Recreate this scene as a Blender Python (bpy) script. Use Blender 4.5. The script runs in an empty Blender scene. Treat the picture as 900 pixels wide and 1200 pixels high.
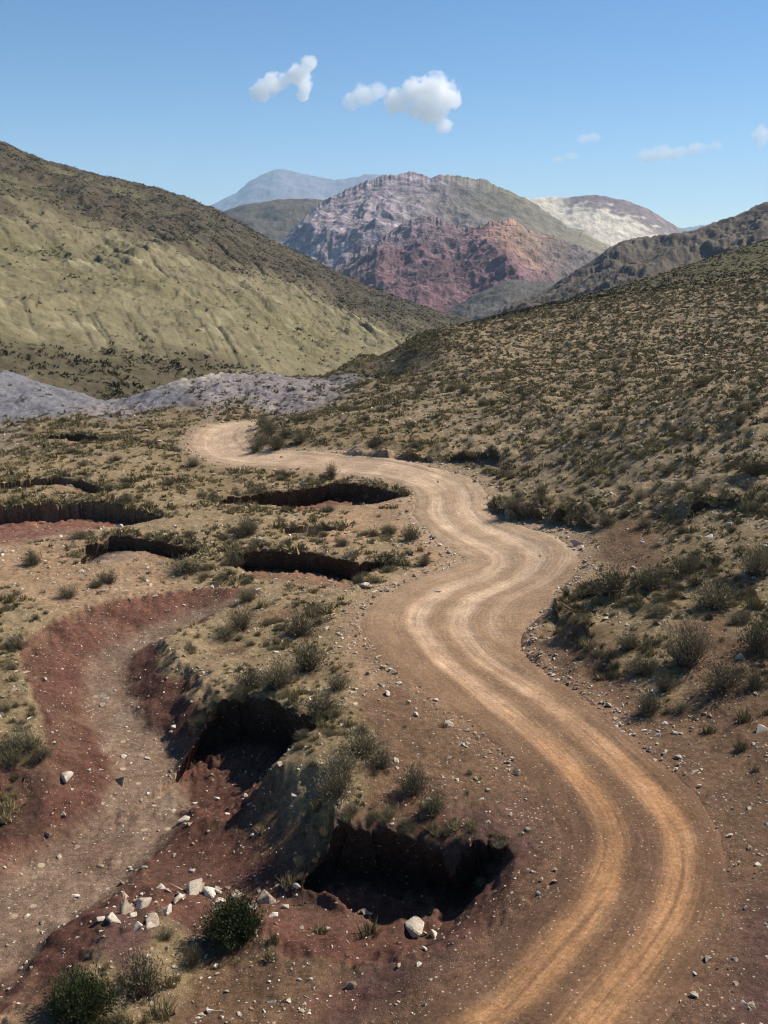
import bpy, bmesh, math, random
import numpy as np
from mathutils import Vector

random.seed(7)
RNG = np.random.default_rng(11)
SC = bpy.context.scene
HAZE = True
DENOISE = True
COL = SC.collection

# ------------------------------------------------------------------ camera model
F, U0, V0, HORIZON = 1236.0, 450.0, 600.0, 295.0
CAM_Z = 16.0
PITCH = math.atan((V0 - HORIZON) / F)
CP, SP = math.cos(PITCH), math.sin(PITCH)


def ray(u, v):
    u = np.asarray(u, float); v = np.asarray(v, float)
    k = (V0 - v) / F
    return (u - U0) / F, CP + k * SP, -SP + k * CP


def at_z(u, v, z):
    dx, dy, dz = ray(u, v)
    t = (np.asarray(z, float) - CAM_Z) / dz
    return dx * t, dy * t


def at_y(u, v, Y):
    dx, dy, dz = ray(u, v)
    t = np.asarray(Y, float) / dy
    return dx * t, np.asarray(Y, float) + 0 * dx, CAM_Z + dz * t


def project(x, y, z):
    zz = z - CAM_Z
    depth = y * CP - zz * SP
    up = y * SP + zz * CP
    return U0 + F * x / depth, V0 - F * up / depth, depth


# ------------------------------------------------------------------ noise
G8 = np.array([[math.cos(a), math.sin(a)] for a in np.arange(8) * math.pi / 4 + 0.3], np.float32)


def _hash(ix, iy, seed):
    h = (ix.astype(np.uint32) * np.uint32(374761393) + iy.astype(np.uint32) * np.uint32(668265263)
         + np.uint32((seed * 974634777) & 0xFFFFFFFF))
    h = (h ^ (h >> np.uint32(13))) * np.uint32(1274126177)
    return (h ^ (h >> np.uint32(16)))


def perlin(x, y, seed=0):
    x = np.asarray(x, np.float64); y = np.asarray(y, np.float64)
    fx = np.floor(x); fy = np.floor(y)
    ix = fx.astype(np.int64); iy = fy.astype(np.int64)
    dx = (x - fx).astype(np.float32); dy = (y - fy).astype(np.float32)
    sx = dx * dx * dx * (dx * (dx * 6 - 15) + 10); sy = dy * dy * dy * (dy * (dy * 6 - 15) + 10)

    def g(ox, oy):
        h = _hash(ix + ox, iy + oy, seed) & np.uint32(7)
        gg = G8[h]
        return gg[..., 0] * (dx - ox) + gg[..., 1] * (dy - oy)
    a = g(0, 0); b = g(1, 0); c = g(0, 1); d = g(1, 1)
    top = a + (b - a) * sx; bot = c + (d - c) * sx
    return (top + (bot - top) * sy) * 1.5


def fbm(x, y, octv=4, seed=0, gain=0.5):
    s = 0; a = 1.0; n = 0
    for i in range(octv):
        s = s + a * perlin(x * 2 ** i, y * 2 ** i, seed + i * 17); n += a; a *= gain
    return s / n


def ridged(x, y, octv=4, seed=0, gain=0.5):
    s = 0; a = 1.0; n = 0
    for i in range(octv):
        s = s + a * (1 - np.abs(perlin(x * 2 ** i, y * 2 ** i, seed + i * 17)) * 1.6); n += a; a *= gain
    return s / n


def sstep(a, b, x):
    t = np.clip((x - a) / (b - a), 0, 1)
    return t * t * (3 - 2 * t)


# ------------------------------------------------------------------ base relief (thin plate through surveyed heights)
def pspace(x, y):
    yy = np.maximum(np.asarray(y, float), 1.0) + 15.0
    return np.asarray(x, float) / yy * 3.0, np.log(yy) * 1.3


CTRL = []
def cz(*rows):
    for u, v, z in rows:
        x, y = at_z(u, v, z); CTRL.append((float(x), float(y), z))
def cy(*rows):
    for u, v, Y in rows:
        x, y, z = at_y(u, v, Y); CTRL.append((float(x), float(y), float(z)))

cz((620, 1200, -.15), (760, 1000, 0), (566, 800, 0), (512, 720, 0), (600, 660, 0), (530, 600, 0), (520, 565, 0.0),
   (400, 545, 0.1), (300, 540, 0.0), (250, 520, -0.2), (270, 494, -0.2), (180, 540, 0), (60, 520, 0), (-60, 540, 0), (-200, 560, 0),
   (0, 640, 0), (100, 690, 0), (0, 760, 0.2), (-150, 800, 0.3), (0, 900, 0.0), (-200, 1000, 0.2), (200, 650, 0), (330, 620, 0),
   (330, 780, .15), (330, 900, .35), (480, 930, .3), (420, 952, .3), (500, 964, .25), (570, 976, .15), (365, 975, .25), (300, 950, -.3), (300, 1000, -1.1), (350, 1120, -0.9), (150, 1180, -0.8), (480, 1120, -0.6), (570, 1065, -.45), (430, 1080, -1.0), (-100, 1250, -0.4),
   (900, 1150, 0), (900, 1000, 0.2), (1050, 1000, 0.6), (900, 870, 0.6), (760, 860, 0.1), (900, 780, 1.2), (780, 740, 1.0), (900, 660, 2.4),
   (1080, 700, 3.4), (700, 640, 1.0), (820, 600, 2.6), (900, 540, 4.6), (700, 560, 2.2), (600, 590, .35), (620, 550, 1.2), (560, 540, 0.9),
   (450, 520, 1.2), (340, 514, 0.9), (312, 516, .6), (380, 505, 1.5), (345, 492, 1.3), (310, 503, 1.0), (420, 490, 2.0), (285, 491, -.35), (258, 500, -.3), (225, 505, -.1), (230, 492, 0), (900, 460, 7.2), (760, 470, 5.0), (620, 470, 3.6), (500, 470, 2.6), (420, 480, 1.4),
   (1150, 500, 8.0), (1200, 400, 12))
cy((900, 395, 132), (760, 400, 134), (620, 415, 132), (500, 425, 130), (430, 440, 128),
   (900, 332, 175), (760, 352, 172), (660, 367, 168), (560, 381, 160), (480, 396, 150), (420, 412, 144), (392, 440, 142), (1200, 290, 190),
   (900, 312, 260), (760, 340, 260), (640, 362, 260), (540, 385, 230), (470, 420, 210), (400, 470, 190),
   (900, 281, 400), (760, 327, 400), (660, 352, 400), (560, 376, 400), (480, 400, 380), (1200, 230, 400), (400, 440, 400),
   (330, 479, 112), (200, 486, 107), (100, 492, 105), (0, 494, 105), (-150, 494, 105),
   (0, 470, 250), (200, 470, 250), (330, 470, 250), (0, 470, 400), (200, 460, 400), (-300, 470, 250), (-300, 460, 400))
# the badland mound behind the flats
BAD = [(-120, 425, 131), (-40, 428, 130), (0, 432, 129), (25, 442, 127), (50, 454, 125), (90, 459, 124), (130, 468, 123), (180, 458, 126), (215, 446, 130),
       (270, 440, 131), (330, 438, 132), (400, 445, 133), (430, 452, 133), (445, 460, 134)]
cy(*BAD)
cy(*[(u + 5, v + 52, 165) for u, v, _ in BAD[::2]])
CTRL += [(9, 14, .1), (14, 15, .3), (24, 15, 1.0), (15, 24, .5), (24, 30, 1.6), (36, 40, 3.6), (34, 60, 5.0), (48, 75, 7.0), (0, 5, -.2), (12, 5, .1), (-12, 5, -.6), (24, 5, .6),
         (-16, 16, -.6), (-26, 20, -.3), (-30, 34, .2), (-42, 50, .4), (-55, 75, .6), (-24, 5, -.6)]
CT = np.array(CTRL)
PX, PY = pspace(CT[:, 0], CT[:, 1])


def _tps_k(r2):
    return 0.5 * r2 * np.log(r2 + 1e-9)


def _fit():
    n = len(CT)
    d2 = (PX[:, None] - PX[None]) ** 2 + (PY[:, None] - PY[None]) ** 2
    A = np.zeros((n + 3, n + 3)); A[:n, :n] = _tps_k(d2) + np.eye(n) * 0.002
    P = np.stack([np.ones(n), PX, PY], 1); A[:n, n:] = P; A[n:, :n] = P.T
    b = np.zeros(n + 3); b[:n] = CT[:, 2]
    return np.linalg.solve(A, b)


TW = _fit()


def tps(x, y):
    p, q = pspace(x, y)
    out = TW[-3] + TW[-2] * p + TW[-1] * q
    p32 = p.astype(np.float32); q32 = q.astype(np.float32)
    acc = np.zeros(p.shape, np.float32)
    for i in range(len(CT)):
        r2 = (p32 - np.float32(PX[i])) ** 2 + (q32 - np.float32(PY[i])) ** 2
        acc += np.float32(TW[i] * 0.5) * (r2 * np.log(r2 + np.float32(1e-9)))
    return out + acc


# ------------------------------------------------------------------ polylines
def catmull(pts, n):
    pts = np.asarray(pts, float)
    P = np.vstack([2 * pts[0] - pts[1], pts, 2 * pts[-1] - pts[-2]])
    out = []
    m = len(pts) - 1
    for k in range(n):
        t = k / (n - 1) * m; i = min(int(t), m - 1); f = t - i
        a, b, c, d = P[i], P[i + 1], P[i + 2], P[i + 3]
        out.append(0.5 * ((2 * b) + (c - a) * f + (2 * a - 5 * b + 4 * c - d) * f * f + (3 * b - a - 3 * c + d) * f ** 3))
    return np.array(out)


def poly_dist(x, y, line):
    """distance, signed distance (+ on the right hand), and parameter index along LINE (n,>=2)"""
    best = np.full(x.shape, 1e12); sgn = np.zeros(x.shape); par = np.zeros(x.shape)
    for i in range(len(line) - 1):
        ax, ay = line[i, 0], line[i, 1]; ex = line[i + 1, 0] - ax; ey = line[i + 1, 1] - ay
        L2 = ex * ex + ey * ey + 1e-12
        qx = x - ax; qy = y - ay
        t = np.clip((qx * ex + qy * ey) / L2, 0, 1)
        d2 = (qx - t * ex) ** 2 + (qy - t * ey) ** 2
        m = d2 < best - 1e-9
        best = np.where(m, d2, best)
        par = np.where(m, i + t, par)
        sgn = np.where(m, qx * ey - qy * ex, sgn)
    d = np.sqrt(best)
    return d, np.where(sgn >= 0, d, -d), par


# road: pixel survey of the middle between the two wheel tracks, with metres to the left and right edge
ROAD_PX = [(330, 1390, 2.5, 2.6), (470, 1290, 2.5, 2.6), (560, 1235, 2.5, 2.6), (620, 1200, 2.5, 2.5), (668, 1150, 2.5, 2.4), (712, 1100, 2.4, 2.4), (746, 1050, 2.4, 2.3), (760, 1000, 2.5, 2.2), (745, 950, 2.7, 2.2),
           (703, 900, 2.8, 2.2), (647, 850, 3.0, 2.3), (580, 800, 3.4, 2.5), (535, 765, 3.6, 3.2), (514, 727, 3.7, 4.7), (542, 694, 3.4, 4.6), (600, 671, 3.4, 3.6),
           (606, 650, 3.3, 2.9), (556, 622, 2.8, 2.8), (530, 600, 2.6, 2.4), (527, 580, 2.5, 2.6), (512, 566, 2.4, 2.4), (470, 556, 2.3, 2.2), (400, 547, 2.3, 2.2),
           (330, 541, 2.3, 2.2), (283, 535, 2.6, 2.2), (260, 524, 2.6, 2.4), (257, 511, 2.8, 2.6), (268, 500, 2.7, 2.6), (300, 494, 2.4, 2.4)]
_rx, _ry = at_z([r[0] for r in ROAD_PX], [r[1] for r in ROAD_PX], [0.0] * len(ROAD_PX))
ROAD = catmull(np.stack([_rx, _ry, [r[2] for r in ROAD_PX], [r[3] for r in ROAD_PX]], 1), 220)

# wash: floor survey (u, v, floor z, half floor, width of the slope to the left and to the right)
WASH_PX = [(-170, 1210, -2.2, 1.1, 4.6, 3.6), (-80, 1150, -2.15, 1.05, 4.6, 3.6), (-5, 1092, -2.1, 1.0, 4.8, 3.4), (60, 1048, -2.05, 1.0, 4.8, 3.2), (125, 1005, -2.0, 1.0, 4.5, 3.1), (168, 955, -1.9, .9, 3.2, 2.7),
           (174, 910, -1.75, .75, 2.7, 2.4), (154, 865, -1.5, .6, 2.5, 2.5), (128, 820, -1.25, .45, 2.8, 2.7), (130, 780, -1.05, .4, 3.3, 2.6), (172, 750, -.85, .38, 3.5, 2.0),
           (230, 725, -.6, .35, 2.7, 1.2), (275, 705, -.1, .3, 1.4, .6)]
# the short gully that drains the cut by the near bend into the wash
ARM_PX = [(606, 1022, -.45, .2, 1.4, .5), (560, 1046, -.95, .35, 1.9, .6), (480, 1072, -1.35, .4, 2.0, .8), (400, 1080, -1.5, .45, 1.9, .9), (335, 1070, -1.5, .3, 1.7, 2.8), (270, 1052, -1.6, .3, 1.6, 4.0), (190, 1020, -1.8, .4, 1.6, 3.6)]


def survey(rows, n):
    wx, wy = at_z([r[0] for r in rows], [r[1] for r in rows], [r[2] for r in rows])
    return catmull(np.stack([wx, wy] + [[r[k] for r in rows] for k in (2, 3, 4, 5)], 1), n)


CHANNELS = [(survey(WASH_PX, 70), 1.0), (survey(ARM_PX, 40), .12)]

# cut banks: rim pixels, rim height, deepest drop, run-out length, ragged, undercut, reddish floor
#  drop > 0 : ground on the camera side falls away;  drop < 0 : ground behind the rim stands up
BANKS = [
    ([(244, 832), (264, 822), (300, 822), (330, 838), (358, 858), (386, 868)], 0, 2.0, 6.4, .28, .5, 1, 'open'),
    ([(340, 1000), (362, 982), (386, 968), (420, 960), (470, 966), (520, 976), (570, 985), (606, 990)], .2, 1.95, 4.4, .34, .55, 1, 'mid'),
    ([(255, 588), (266, 578), (310, 574), (350, 570), (390, 563), (430, 566), (462, 572), (480, 578)], 0, 1.6, 6.0, .25, .4, .8, 'mid'),
    ([(262, 650), (285, 648), (330, 647), (375, 650), (415, 655), (448, 652), (470, 660)], 0, 1.35, 6.0, .22, .4, .6, 'mid'),
    ([(90, 662), (108, 642), (128, 628), (160, 628), (190, 632), (222, 640), (240, 642)], 0, 1.0, 4.0, .25, .3, .5, 'mid'),
    ([(-160, 600), (-60, 598), (0, 597), (60, 592), (120, 591), (165, 598), (190, 606)], 0, 1.25, 10.0, .25, .1, 1, 'flat'),
    ([(-60, 572), (0, 570), (40, 562), (80, 562), (120, 572), (140, 576)], 0, .7, 3.0, .2, .2, .3, 'mid'),
    ([(40, 512), (62, 506), (90, 505), (118, 509), (135, 513)], 0, .9, 5.0, .2, .3, .6, 'mid'),
    ([(320, 622), (350, 618), (382, 614), (395, 618)], 0, .5, 2.0, .2, .2, .3, 'mid'),
    ([(395, 543), (420, 545), (460, 547), (500, 550), (540, 552), (575, 556), (590, 566)], 0, -.75, 7.0, .4, .15, 0, 'mid'),
    ([(566, 592), (585, 606), (610, 616), (640, 622), (672, 634), (694, 646)], 0, -.9, 6.0, .5, .3, 0, 'mid'),
    ([(700, 700), (668, 706), (648, 724), (655, 742)], 0, -.75, 5.0, .5, .3, 0, 'rev'),
    ([(735, 800), (700, 778), (688, 752), (694, 735), (690, 722)], 0, -.9, 5.0, .5, .3, 0, 'rev'),
    ([(780, 610), (830, 600), (880, 606), (930, 604)], 2.6, -.5, 5.0, .3, .2, 0, 'mid'),
    ([(-30, 935), (0, 928), (18, 915), (24, 898), (10, 880)], 0, .7, 2.4, .25, .3, .8, 'right'),
]
RIMS = []
for px, z, drop, run, rag, cut, red, mode in BANKS:
    bx, by = at_z([p[0] for p in px], [p[1] for p in px], [z] * len(px))
    line = catmull(np.stack([bx, by], 1), max(14, len(px) * 5))
    if mode == 'left':
        line = line[::-1]
    n = len(line); t = np.linspace(0, 1, n)
    prof = np.clip(np.minimum(t, 1 - t) * (9 if mode == 'flat' else 5), 0, 1) ** .8
    if mode == 'open':
        prof = np.clip((1 - t) * 4, 0, 1) ** .8 
    RIMS.append((line, drop * prof, run, rag, cut, red, {'open': .4, 'flat': 1.25}.get(mode, 1.25 if drop < 1.9 else .55)))


def road_at(x, y):
    d, s, p = poly_dist(x, y, ROAD)
    i = np.clip(p.astype(int), 0, len(ROAD) - 2); f = p - i
    hl = ROAD[i, 2] * (1 - f) + ROAD[i + 1, 2] * f
    hr = ROAD[i, 3] * (1 - f) + ROAD[i + 1, 3] * f
    return s, np.where(s < 0, hl, hr), p


def height(x, y, full=False):
    """ground height (and, if FULL, sideways shift and masks) at world x, y"""
    shp = np.shape(x)
    x = np.asarray(x, float).ravel(); y = np.asarray(y, float).ravel()
    z0 = tps(x, y)
    n = x.size
    big = fbm(x / 9, y / 9, 3, 3); mid = fbm(x / 2.6, y / 2.6, 3, 9); fin = fbm(x / .7, y / .7, 3, 21)
    crumb = fbm(x / .28, y / .28, 2, 27)
    lump = ridged(x / 6.5 + .3 * mid, y / 5, 3, 31)
    # -- roughness grows on the hillside to the right and on the badlands
    hill = sstep(1.2, 4.5, z0) * sstep(-5, 12, x) * sstep(50, 70, y)
    bad = sstep(104, 112, y) * sstep(190, 160, y) * sstep(4, -6, x - (y - 120) * .02)
    z = z0 + .30 * big * (1 + 1.2 * hill) + .14 * mid * (1 + 1.0 * hill) + .08 * fin * (1 + 1.4 * hill + 2 * bad) + .03 * crumb
    z += hill * (.55 * (lump - .5))
    z += bad * (1.1 * (ridged(x / 13 + .2 * big, y / 20, 4, 41) - .62) + .4 * mid)
    # -- road bed
    s = np.full(n, 99.); hw = np.full(n, 3.); rp = np.zeros(n)
    near = np.where((y < 125) & (y > 8))[0]
    s[near], hw[near], rp[near] = road_at(x[near], y[near])
    rd = np.abs(s)
    w = sstep(hw + 2.6, hw + .3, rd)
    z = z * (1 - w) + (z0 + .03 * fin - .10 * sstep(hw - .1, hw - .6, rd)) * w
    flat = w.copy()
    # -- cut banks
    zpre = z.copy()
    ox = np.zeros(n); oy = np.zeros(n); red = np.zeros(n); face = np.zeros(n); rim = np.full(n, 99.)
    for line, drop, run, rag, cut, rd_, ex in RIMS:
        lo = line.min(0) - run - 1.5; hi = line.max(0) + run + 1.5
        k = np.where((x > lo[0]) & (x < hi[0]) & (y > lo[1]) & (y < hi[1]))[0]
        if not len(k):
            continue
        d, sd, p = poly_dist(x[k], y[k], line)
        i = np.clip(p.astype(int), 0, len(line) - 2); f = p - i
        dr = drop[i] * (1 - f) + drop[i + 1] * f
        tx = line[i + 1, 0] - line[i, 0]; ty = line[i + 1, 1] - line[i, 1]; tl = np.hypot(tx, ty) + 1e-9
        nx, ny = ty / tl, -tx / tl
        sd = sd + rag * (1.9 * mid[k] + .7 * fin[k]) + .05 * crumb[k]
        out = np.minimum(1, (np.abs(p - len(line) / 2) < len(line) / 2 - .51) + 0.0)
        if drop.sum() > 0:
            q = np.clip(sd / run, 0, 1)
            g = (sd > 0) * (1 - q) ** ex
            if ex < .6:
                g = g * sstep(1.0, .55, q)
            z[k] -= dr * g * (1 - .9 * flat[k])
            z[k] -= np.clip(dr, 0, 1.2) * .28 * sstep(-.8, 0, sd) * (1 - flat[k]) * (sd <= 0) * np.clip(.3 + 1.4 * fin[k] + .8 * crumb[k], 0, 1)
            z[k] += np.clip(dr, 0, 1.5) * .08 * np.exp(-((sd - .9) / .6) ** 2) * (sd > 0) * np.clip(.3 + 2 * crumb[k] + 1.5 * fin[k], 0, 1.3)
            amt = np.clip(dr / .8, 0, 1) * sstep(0, .2, sd) * sstep(1, .55, q)
            red[k] = np.maximum(red[k], rd_ * amt)
            c = 2.0 * cut * np.clip(dr / 1.5, 0, 1) * np.exp(-np.maximum(sd, 0) / .9) * (sd > 0) * (1 - flat[k])
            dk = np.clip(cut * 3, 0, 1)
        else:
            q = np.clip(-sd / run, 0, 1)
            dr = dr * np.clip(.55 + 1.5 * mid[k] + .5 * big[k], .12, 1.25)
            g = (sd <= 0) * (1 - q) ** 1.25
            z[k] += -dr * g * sstep(hw[k] - .6, hw[k] + .1, rd[k])
            amt = np.clip(-dr / .8, 0, 1) * sstep(1.6, .2, np.abs(sd))
            c = .7 * np.clip(-dr / .5, 0, 1) * np.exp(-np.maximum(sd, 0) / .5) * (sd > 0) * sstep(hw[k] - .6, hw[k] + .1, rd[k])
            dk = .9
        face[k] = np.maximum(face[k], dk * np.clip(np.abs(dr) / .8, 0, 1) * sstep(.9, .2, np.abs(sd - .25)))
        rim[k] = np.minimum(rim[k], np.where(np.abs(dr) > .35, np.abs(sd + .35), 99))
        ox[k] -= nx * c; oy[k] -= ny * c
    # -- the dry wash
    floor = np.zeros(n); wred = np.zeros(n)
    for WASH, grey in CHANNELS:
        lo = WASH[:, :2].min(0) - 9; hi = WASH[:, :2].max(0) + 9
        k = np.where((x > lo[0]) & (x < hi[0]) & (y > lo[1]) & (y < hi[1]))[0]
        if not len(k):
            continue
        d, sd, p = poly_dist(x[k], y[k], WASH)
        i = np.clip(p.astype(int), 0, len(WASH) - 2); f = (p - i)[:, None]
        q = WASH[i] * (1 - f) + WASH[i + 1] * f
        wid = np.where(sd < 0, q[:, 4], q[:, 5])
        dd = d + .6 * mid[k] + .25 * big[k] + .14 * fin[k]
        r = np.clip((dd - q[:, 3]) / wid, 0, 1)
        bed = q[:, 2] + .05 * mid[k] + .02 * fin[k]
        tgt = bed + (zpre[k] - bed) * np.where(r < .25, 1.6 * r * r / .25 * .5, .2 + (r - .25) / .75 * .8)
        tgt += .05 * fin[k] * sstep(0, .3, r) * (1 - r)
        tgt -= .10 * flat[k] * 0
        z[k] = np.where(r < 1, np.minimum(z[k], tgt * (1 - flat[k]) + z[k] * flat[k]), z[k])
        floor[k] = np.maximum(floor[k], grey * sstep(.34, .0, r))
        up = sstep(*((.97, .70) if grey > .5 else (.6, .3)), r + .45 * mid[k]) * (sd > 0) + sstep(1.0, .86, r) * (sd <= 0)
        wred[k] = np.maximum(wred[k], up)
        z[k] += .08 * (fin[k] + crumb[k]) * sstep(.55, .9, r) * (r < 1)
    if not full:
        return z.reshape(shp)
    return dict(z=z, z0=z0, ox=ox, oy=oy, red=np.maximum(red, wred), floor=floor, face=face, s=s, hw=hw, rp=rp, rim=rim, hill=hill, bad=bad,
                big=big, mid=mid, fin=fin)


def drop_px(px):
    """world points where the rays through pixels PX first meet the ground"""
    px = np.asarray(px, float)
    dx, dy, dz = ray(px[:, 0], px[:, 1])
    Y = np.exp(np.linspace(math.log(14), math.log(330), 420))[None]
    X = dx[:, None] / dy[:, None] * Y; Z = CAM_Z + dz[:, None] / dy[:, None] * Y
    h = height(X, np.broadcast_to(Y, X.shape))
    k = np.argmax(Z <= h, axis=1); r = np.arange(len(px))
    return np.stack([X[r, k], np.broadcast_to(Y, X.shape)[r, k], h[r, k]], 1)


# ------------------------------------------------------------------ soils
SOIL = {'scrub': (.175, .125, .066), 'grass': (.215, .154, .084), 'brown': (.122, .071, .041), 'maroon': (.085, .046, .036), 'sand': (.26, .168, .098),
        'rocky': (.215, .158, .090), 'olive': (.098, .082, .038), 'badgrey': (.145, .139, .152), 'badwhite': (.33, .29, .24), 'badmauve': (.19, .163, .162), 'dark': (.085, .066, .034)}
STONE = {'scrub': .6, 'grass': .5, 'brown': .35, 'maroon': .15, 'sand': .4, 'rocky': 1.15, 'olive': .1, 'badgrey': .1, 'badwhite': .2, 'badmauve': .15, 'dark': .1}
BUSHY = {'scrub': 1.1, 'grass': .75, 'brown': .07, 'maroon': .0, 'sand': .10, 'rocky': 1.0, 'olive': 1.0, 'badgrey': .03, 'badwhite': .02, 'badmauve': .26, 'dark': 1.6}
SOIL_PX = [(60, 1120, 'maroon'), (150, 1095, 'maroon'), (220, 1075, 'maroon'), (20, 1160, 'sand'), (60, 1150, 'maroon'), (60, 500, 'scrub'), (150, 510, 'scrub'), (60, 550, 'grass'), (160, 560, 'grass'), (230, 560, 'scrub'), (0, 580, 'scrub'), (330, 560, 'grass'), (230, 600, 'grass'), (350, 600, 'grass'),
           (330, 630, 'grass'), (420, 620, 'sand'), (460, 650, 'grass'), (500, 640, 'sand'), (480, 610, 'sand'), (240, 640, 'grass'), (210, 660, 'grass'), (0, 665, 'sand'), (60, 690, 'sand'), (180, 680, 'sand'),
           (300, 680, 'grass'), (380, 685, 'grass'), (20, 720, 'grass'), (20, 770, 'scrub'), (-40, 800, 'scrub'), (0, 890, 'scrub'), (280, 740, 'grass'), (340, 740, 'scrub'), (390, 740, 'scrub'), (310, 800, 'grass'),
           (370, 800, 'grass'), (430, 780, 'sand'), (450, 830, 'brown'), (400, 850, 'scrub'), (400, 900, 'scrub'), (360, 930, 'scrub'), (470, 890, 'brown'), (550, 920, 'brown'), (460, 950, 'brown'),
           (310, 990, 'brown'), (280, 955, 'brown'), (340, 1010, 'brown'), (280, 1040, 'maroon'), (560, 1040, 'maroon'), (600, 1060, 'maroon'), (500, 1100, 'brown'), (400, 1100, 'brown'), (330, 1150, 'brown'), (250, 1180, 'brown'), (200, 1120, 'scrub'),
           (100, 1180, 'scrub'), (430, 1180, 'maroon'), (540, 1120, 'maroon'), (880, 1100, 'maroon'), (820, 1180, 'maroon'), (880, 980, 'brown'), (800, 880, 'brown'), (720, 830, 'brown'), (880, 890, 'brown'), (680, 800, 'brown'),
           (760, 780, 'scrub'), (840, 760, 'brown'), (880, 720, 'scrub'), (760, 700, 'scrub'), (690, 690, 'grass'), (850, 680, 'scrub'), (740, 640, 'brown'), (680, 600, 'scrub'), (650, 590, 'grass'), (800, 620, 'scrub'),
           (880, 600, 'rocky'), (880, 650, 'scrub'), (720, 570, 'rocky'), (800, 540, 'rocky'), (640, 540, 'rocky'), (560, 520, 'rocky'), (480, 520, 'scrub'), (400, 520, 'scrub'), (340, 510, 'scrub'), (600, 480, 'rocky'),
           (880, 480, 'rocky'), (740, 470, 'rocky'), (500, 470, 'rocky'), (420, 480, 'scrub'), (860, 420, 'rocky'), (700, 410, 'rocky'), (560, 420, 'rocky'), (455, 445, 'scrub'), (340, 490, 'scrub')]
_sp = drop_px([(a, b) for a, b, _ in SOIL_PX])
_soil = [(p[0], p[1], k) for p, (_, _, k) in zip(_sp, SOIL_PX)]
for u, v, Y, k in [(0, 440, 125, 'badgrey'), (20, 470, 112, 'badgrey'), (-100, 450, 118, 'badgrey'), (60, 480, 110, 'badgrey'), (8, 432, 128, 'badgrey'), (90, 460, 123, 'badgrey'), (140, 475, 115, 'badmauve'), (228, 437, 132, 'badwhite'),
                   (190, 470, 117, 'badgrey'), (240, 460, 118, 'badmauve'), (300, 450, 122, 'badmauve'), (370, 455, 122, 'badmauve'), (430, 460, 132, 'badgrey'), (160, 462, 121, 'badgrey'), (330, 470, 112, 'badmauve'),
                   (300, 480, 104, 'scrub'), (200, 487, 103, 'scrub'), (80, 492, 102, 'scrub'), (-60, 495, 102, 'scrub'), (200, 470, 170, 'dark'), (0, 470, 170, 'dark'), (350, 470, 180, 'dark'), (0, 470, 300, 'dark'), (300, 470, 300, 'dark'),
                   (900, 320, 230, 'olive'), (760, 345, 230, 'olive'), (640, 365, 215, 'olive'), (540, 385, 205, 'olive'), (470, 420, 205, 'olive'), (900, 300, 320, 'olive'), (700, 345, 330, 'olive'), (560, 380, 330, 'olive'), (800, 310, 400, 'olive'), (500, 400, 400, 'olive'),
                   (900, 338, 178, 'rocky'), (760, 357, 170, 'rocky'), (660, 372, 164, 'rocky'), (560, 386, 156, 'rocky'), (480, 402, 148, 'dark'), (420, 420, 142, 'dark'), (440, 430, 134, 'dark'), (1150, 340, 180, 'rocky')]:
    x_, y_, z_ = at_y(u, v, Y); _soil.append((float(x_), float(y_), k))
KINDS = list(SOIL)


def soil_weights(x, y, big, mid):
    p, q = pspace(x, y)
    p = p + .02 * big + .012 * mid; q = q + .02 * mid + .012 * big
    W = np.zeros((len(KINDS), x.size), np.float32)
    tot = np.zeros(x.size, np.float32) + 1e-12
    for sx, sy, k in _soil:
        a, b = pspace(sx, sy)
        w = 1 / (((p - a) ** 2 + (q - b) ** 2).astype(np.float32) + 2e-4) ** 2.2
        W[KINDS.index(k)] += w; tot += w
    return W / tot


# ------------------------------------------------------------------ mesh helpers
def mesh_np(name, verts, faces, smooth=True):
    me = bpy.data.meshes.new(name)
    verts = np.ascontiguousarray(verts, np.float32); faces = np.ascontiguousarray(faces, np.int32)
    k = faces.shape[1]
    me.vertices.add(len(verts)); me.vertices.foreach_set('co', verts.ravel())
    me.loops.add(faces.size); me.loops.foreach_set('vertex_index', faces.ravel())
    me.polygons.add(len(faces))
    me.polygons.foreach_set('loop_start', np.arange(0, faces.size, k, dtype=np.int32))
    me.polygons.foreach_set('use_smooth', np.full(len(faces), smooth, bool))
    me.update(calc_edges=True); me.validate()
    return me


def col_attr(me, name, rgba):
    a = me.attributes.new(name, 'FLOAT_COLOR', 'POINT')
    a.data.foreach_set('color', np.ascontiguousarray(rgba, np.float32).ravel())


def flt_attr(me, name, v):
    a = me.attributes.new(name, 'FLOAT', 'POINT')
    a.data.foreach_set('value', np.ascontiguousarray(v, np.float32).ravel())


def grid_faces(nr, nc):
    i = np.arange(nr * nc).reshape(nr, nc)
    return np.stack([i[:-1, :-1], i[:-1, 1:], i[1:, 1:], i[1:, :-1]], -1).reshape(-1, 4)


def link(name, me, mat=None, loc=None, parent=None):
    o = bpy.data.objects.new(name, me); COL.objects.link(o)
    if mat is not None and me is not None and not me.materials:
        me.materials.append(mat)
    if loc is not None:
        o.location = loc
    if parent is not None:
        o.parent = parent
    return o


def tag(o, label=None, cat=None, group=None, kind=None):
    for k, v in (('label', label), ('category', cat), ('group', group), ('kind', kind)):
        if v:
            o[k] = v
    return o


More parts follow.
